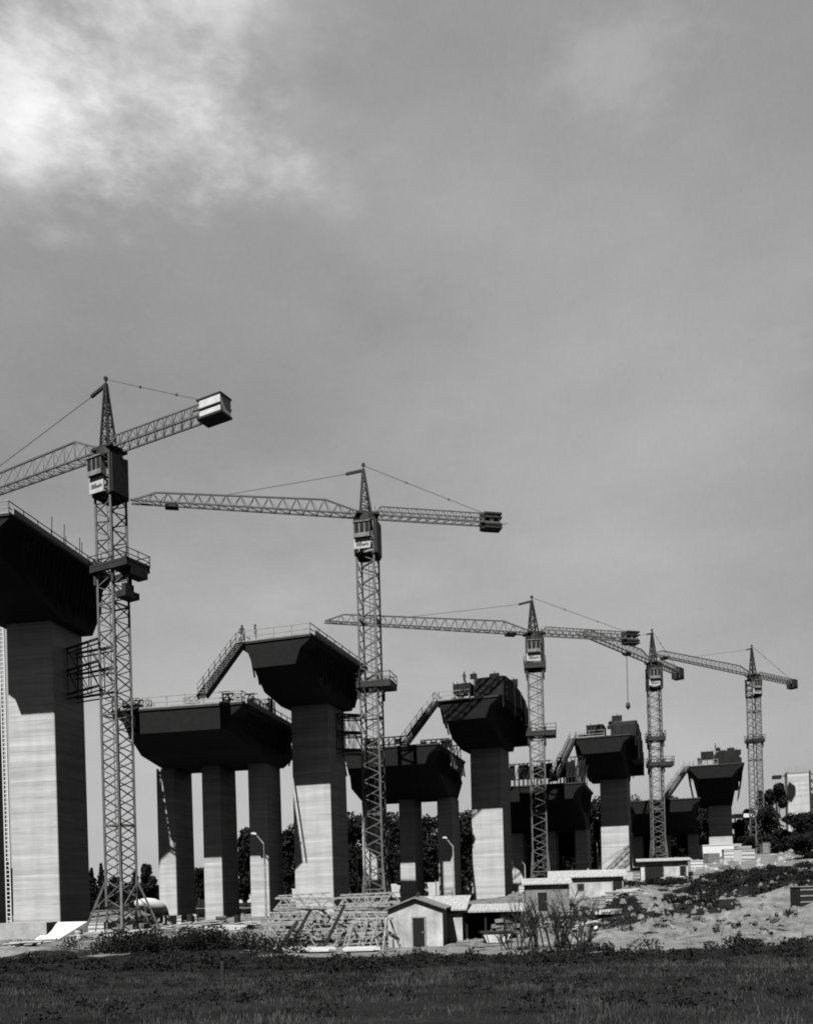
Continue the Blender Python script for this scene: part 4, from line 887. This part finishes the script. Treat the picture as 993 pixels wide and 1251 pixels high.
rt_ = [(936, 196, 965, 20, 'umbrella', 'open-crowned tree just right of the rightmost crane'), (951, 190, 956, 26, 'umbrella', 'tall open tree left of the pale bare shaft'), (942, 186, 984, 40, 'round', 'dense dark tree below the open-crowned trees'),
       (920, 205, 985, 24, 'round', 'dark tree behind the rightmost crane mast'), (972, 160, 994, 36, 'round', 'dark tree mass below the pale bare shaft'), (990, 150, 990, 40, 'round', 'big dark tree cut by the right edge'),
       (958, 165, 1012, 36, 'round', 'low dark tree right of the pale house'), (915, 178, 1022, 28, 'round', 'low dark tree between farthest pier and rightmost crane'), (985, 140, 1020, 46, 'round', 'low broad dark tree at the right edge, nearest of the group'),
       (905, 192, 1000, 24, 'round', 'dark tree against the shaded right side of the farthest pier')]
for i, (px, d, yt, wp, kd, lb) in enumerate(rt_): tree(px, d, yt, wp, kd, lb, 'trees at the right', seed=80+i)
# bare thicket
def thicket(px, d, ytop, spread, n, label, seed):
    rs = random.Random(seed); p = at(px, 1162, d); z0 = gz(p.x, p.y); H = at(px, ytop, d).z - z0
    m = MB()
    def br(a, dr, ln, r, lv):
        b_ = a + dr*ln; m.bar(a, b_, r)
        if lv > 0:
            for k in range(rs.choice((2, 3, 3))):
                nd_ = (dr + Vector((rs.gauss(0, .34), rs.gauss(0, .34), rs.gauss(.05, .2)))).normalized(); br(a + dr*ln*rs.uniform(.55, 1), nd_, ln*rs.uniform(.5, .8), r*.6, lv-1)
    for i in range(n):
        a = rs.uniform(0, 6.28); rr = rs.uniform(0, .5)*spread
        br(Vector((math.cos(a)*rr, math.sin(a)*rr*.5, -.1)), Vector((rs.gauss(0, .33), rs.gauss(0, .3), 1)).normalized(), H*rs.uniform(.28, .45), rs.uniform(.05, .11), 4)
    o = m.build('bare_shrub', M_BARK); o.location = (p.x, p.y, z0); tag(o, label, 'shrub', 'bare thicket beside the shed'); return o
M_BARK2 = M_BARK
thicket(648, 56, 1092, 1.6, 9, 'bare twiggy shrub at the right end of the open shed, left one of the thicket', 1); thicket(672, 57, 1082, 2.0, 12, 'tallest bare twiggy shrub in the middle of the thicket', 2)
thicket(697, 56, 1092, 1.8, 10, 'bare twiggy shrub in front of the rubble, right one of the thicket', 3); thicket(622, 57, 1122, 1.0, 5, 'small bare shrub in front of the open shed', 4); thicket(716, 55, 1120, 1.2, 6, 'low spreading bare shrub at the edge of the rubble', 5)
# scrub along the field edge and on the right bank
def scrub(name, spots, label, s, rs):
    m = MB()
    for (x, y, r, h) in spots:
        z = gz_cached(x, y); leaf_cloud(m, x, y, z+h*.35, r, r*.7, h*.7, int(240*r*max(h, .5))+40, s, rs, .3)
    return tag(m.build(name, M_LEAF2), label, 'scrub', kind='stuff')
rs = random.Random(5); sp = []
for i in range(300):
    x = rs.uniform(-34, 36); y = rs.uniform(38, 53) - (5 if x > 26 else 0) + (4 if -22 < x < -7 else 0) + 2.2*math.sin(x*.7)+1.5*math.sin(x*1.9); sp.append((x, y, rs.uniform(.3, 1.2), rs.choice((.15, .25, .3, .45, .75))))
for i in range(70):
    x = rs.gauss(-15.5, 3.6); sp.append((x, rs.uniform(55, 61), rs.uniform(.6, 1.3), rs.uniform(.6, 1.7)))
scrub('scrub', sp, 'dark low scrub along the far edge of the field', .085, rs)
sp = []
for i in range(34):
    cx_, cy_ = rs.gauss(48, 15), rs.uniform(84, 124)
    for j in range(rs.randint(3, 15)): sp.append((cx_+rs.gauss(0, 3.2), cy_+rs.gauss(0, 1.6), rs.uniform(.4, 1.5), rs.uniform(.25, 1.1)))
scrub('scrub', sp, 'dark scrub covering the bank below the rightmost crane', .13, rs)
sp = [(rs.uniform(14, 56), rs.uniform(60, 92), rs.uniform(.15, .7)**1.2, rs.uniform(.12, .55)) for i in range(260)]
scrub('scrub', sp, 'scattered dark weeds growing among the stones', .08, rs)
sp = []
for i in range(420):
    x = rs.uniform(-120, 190); y = rs.uniform(205, 330); sp.append((x, y, rs.uniform(2.5, 5), rs.uniform(1.5, 4.5)))
scrub('scrub', sp, 'dark far-off woodland along the horizon', 1.0, rs)
# field grass
sp = []
for i in range(260):
    y = rs.uniform(13, 44); x = rs.uniform(-.5, .5)*y; sp.append((x, y, rs.uniform(.12, .5), rs.uniform(.08, .3)))
scrub('scrub', sp, 'small dark weeds scattered through the field', .035, rs)
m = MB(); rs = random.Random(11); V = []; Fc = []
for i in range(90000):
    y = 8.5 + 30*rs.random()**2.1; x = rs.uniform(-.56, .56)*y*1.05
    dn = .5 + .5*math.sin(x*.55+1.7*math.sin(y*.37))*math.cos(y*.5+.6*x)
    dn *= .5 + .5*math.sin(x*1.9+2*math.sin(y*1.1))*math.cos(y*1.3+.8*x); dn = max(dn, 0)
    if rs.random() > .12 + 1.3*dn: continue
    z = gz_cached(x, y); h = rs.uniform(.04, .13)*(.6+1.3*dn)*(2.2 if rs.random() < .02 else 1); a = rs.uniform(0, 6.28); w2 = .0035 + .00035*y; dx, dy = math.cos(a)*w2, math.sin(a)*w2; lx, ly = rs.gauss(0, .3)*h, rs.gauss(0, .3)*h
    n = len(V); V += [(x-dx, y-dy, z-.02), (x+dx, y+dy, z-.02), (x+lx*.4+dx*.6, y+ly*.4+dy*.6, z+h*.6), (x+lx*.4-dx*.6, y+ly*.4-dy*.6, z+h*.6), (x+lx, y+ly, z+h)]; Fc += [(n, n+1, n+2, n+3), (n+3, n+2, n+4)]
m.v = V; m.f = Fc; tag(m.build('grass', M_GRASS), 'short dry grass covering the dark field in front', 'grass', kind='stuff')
# fence post and a few tall stems in the field
p = at(273, 1222, 26); z = gz(p.x, p.y); H = at(273, 1176, 26).z - z
o = MB().tube((0, 0, -.2), (0, 0, max(.8, H)), .07, .06, 8).build('fence_post', M_BARK); o.location = (p.x, p.y, z); tag(o, 'thin lone weathered post standing in the dark field', 'post')
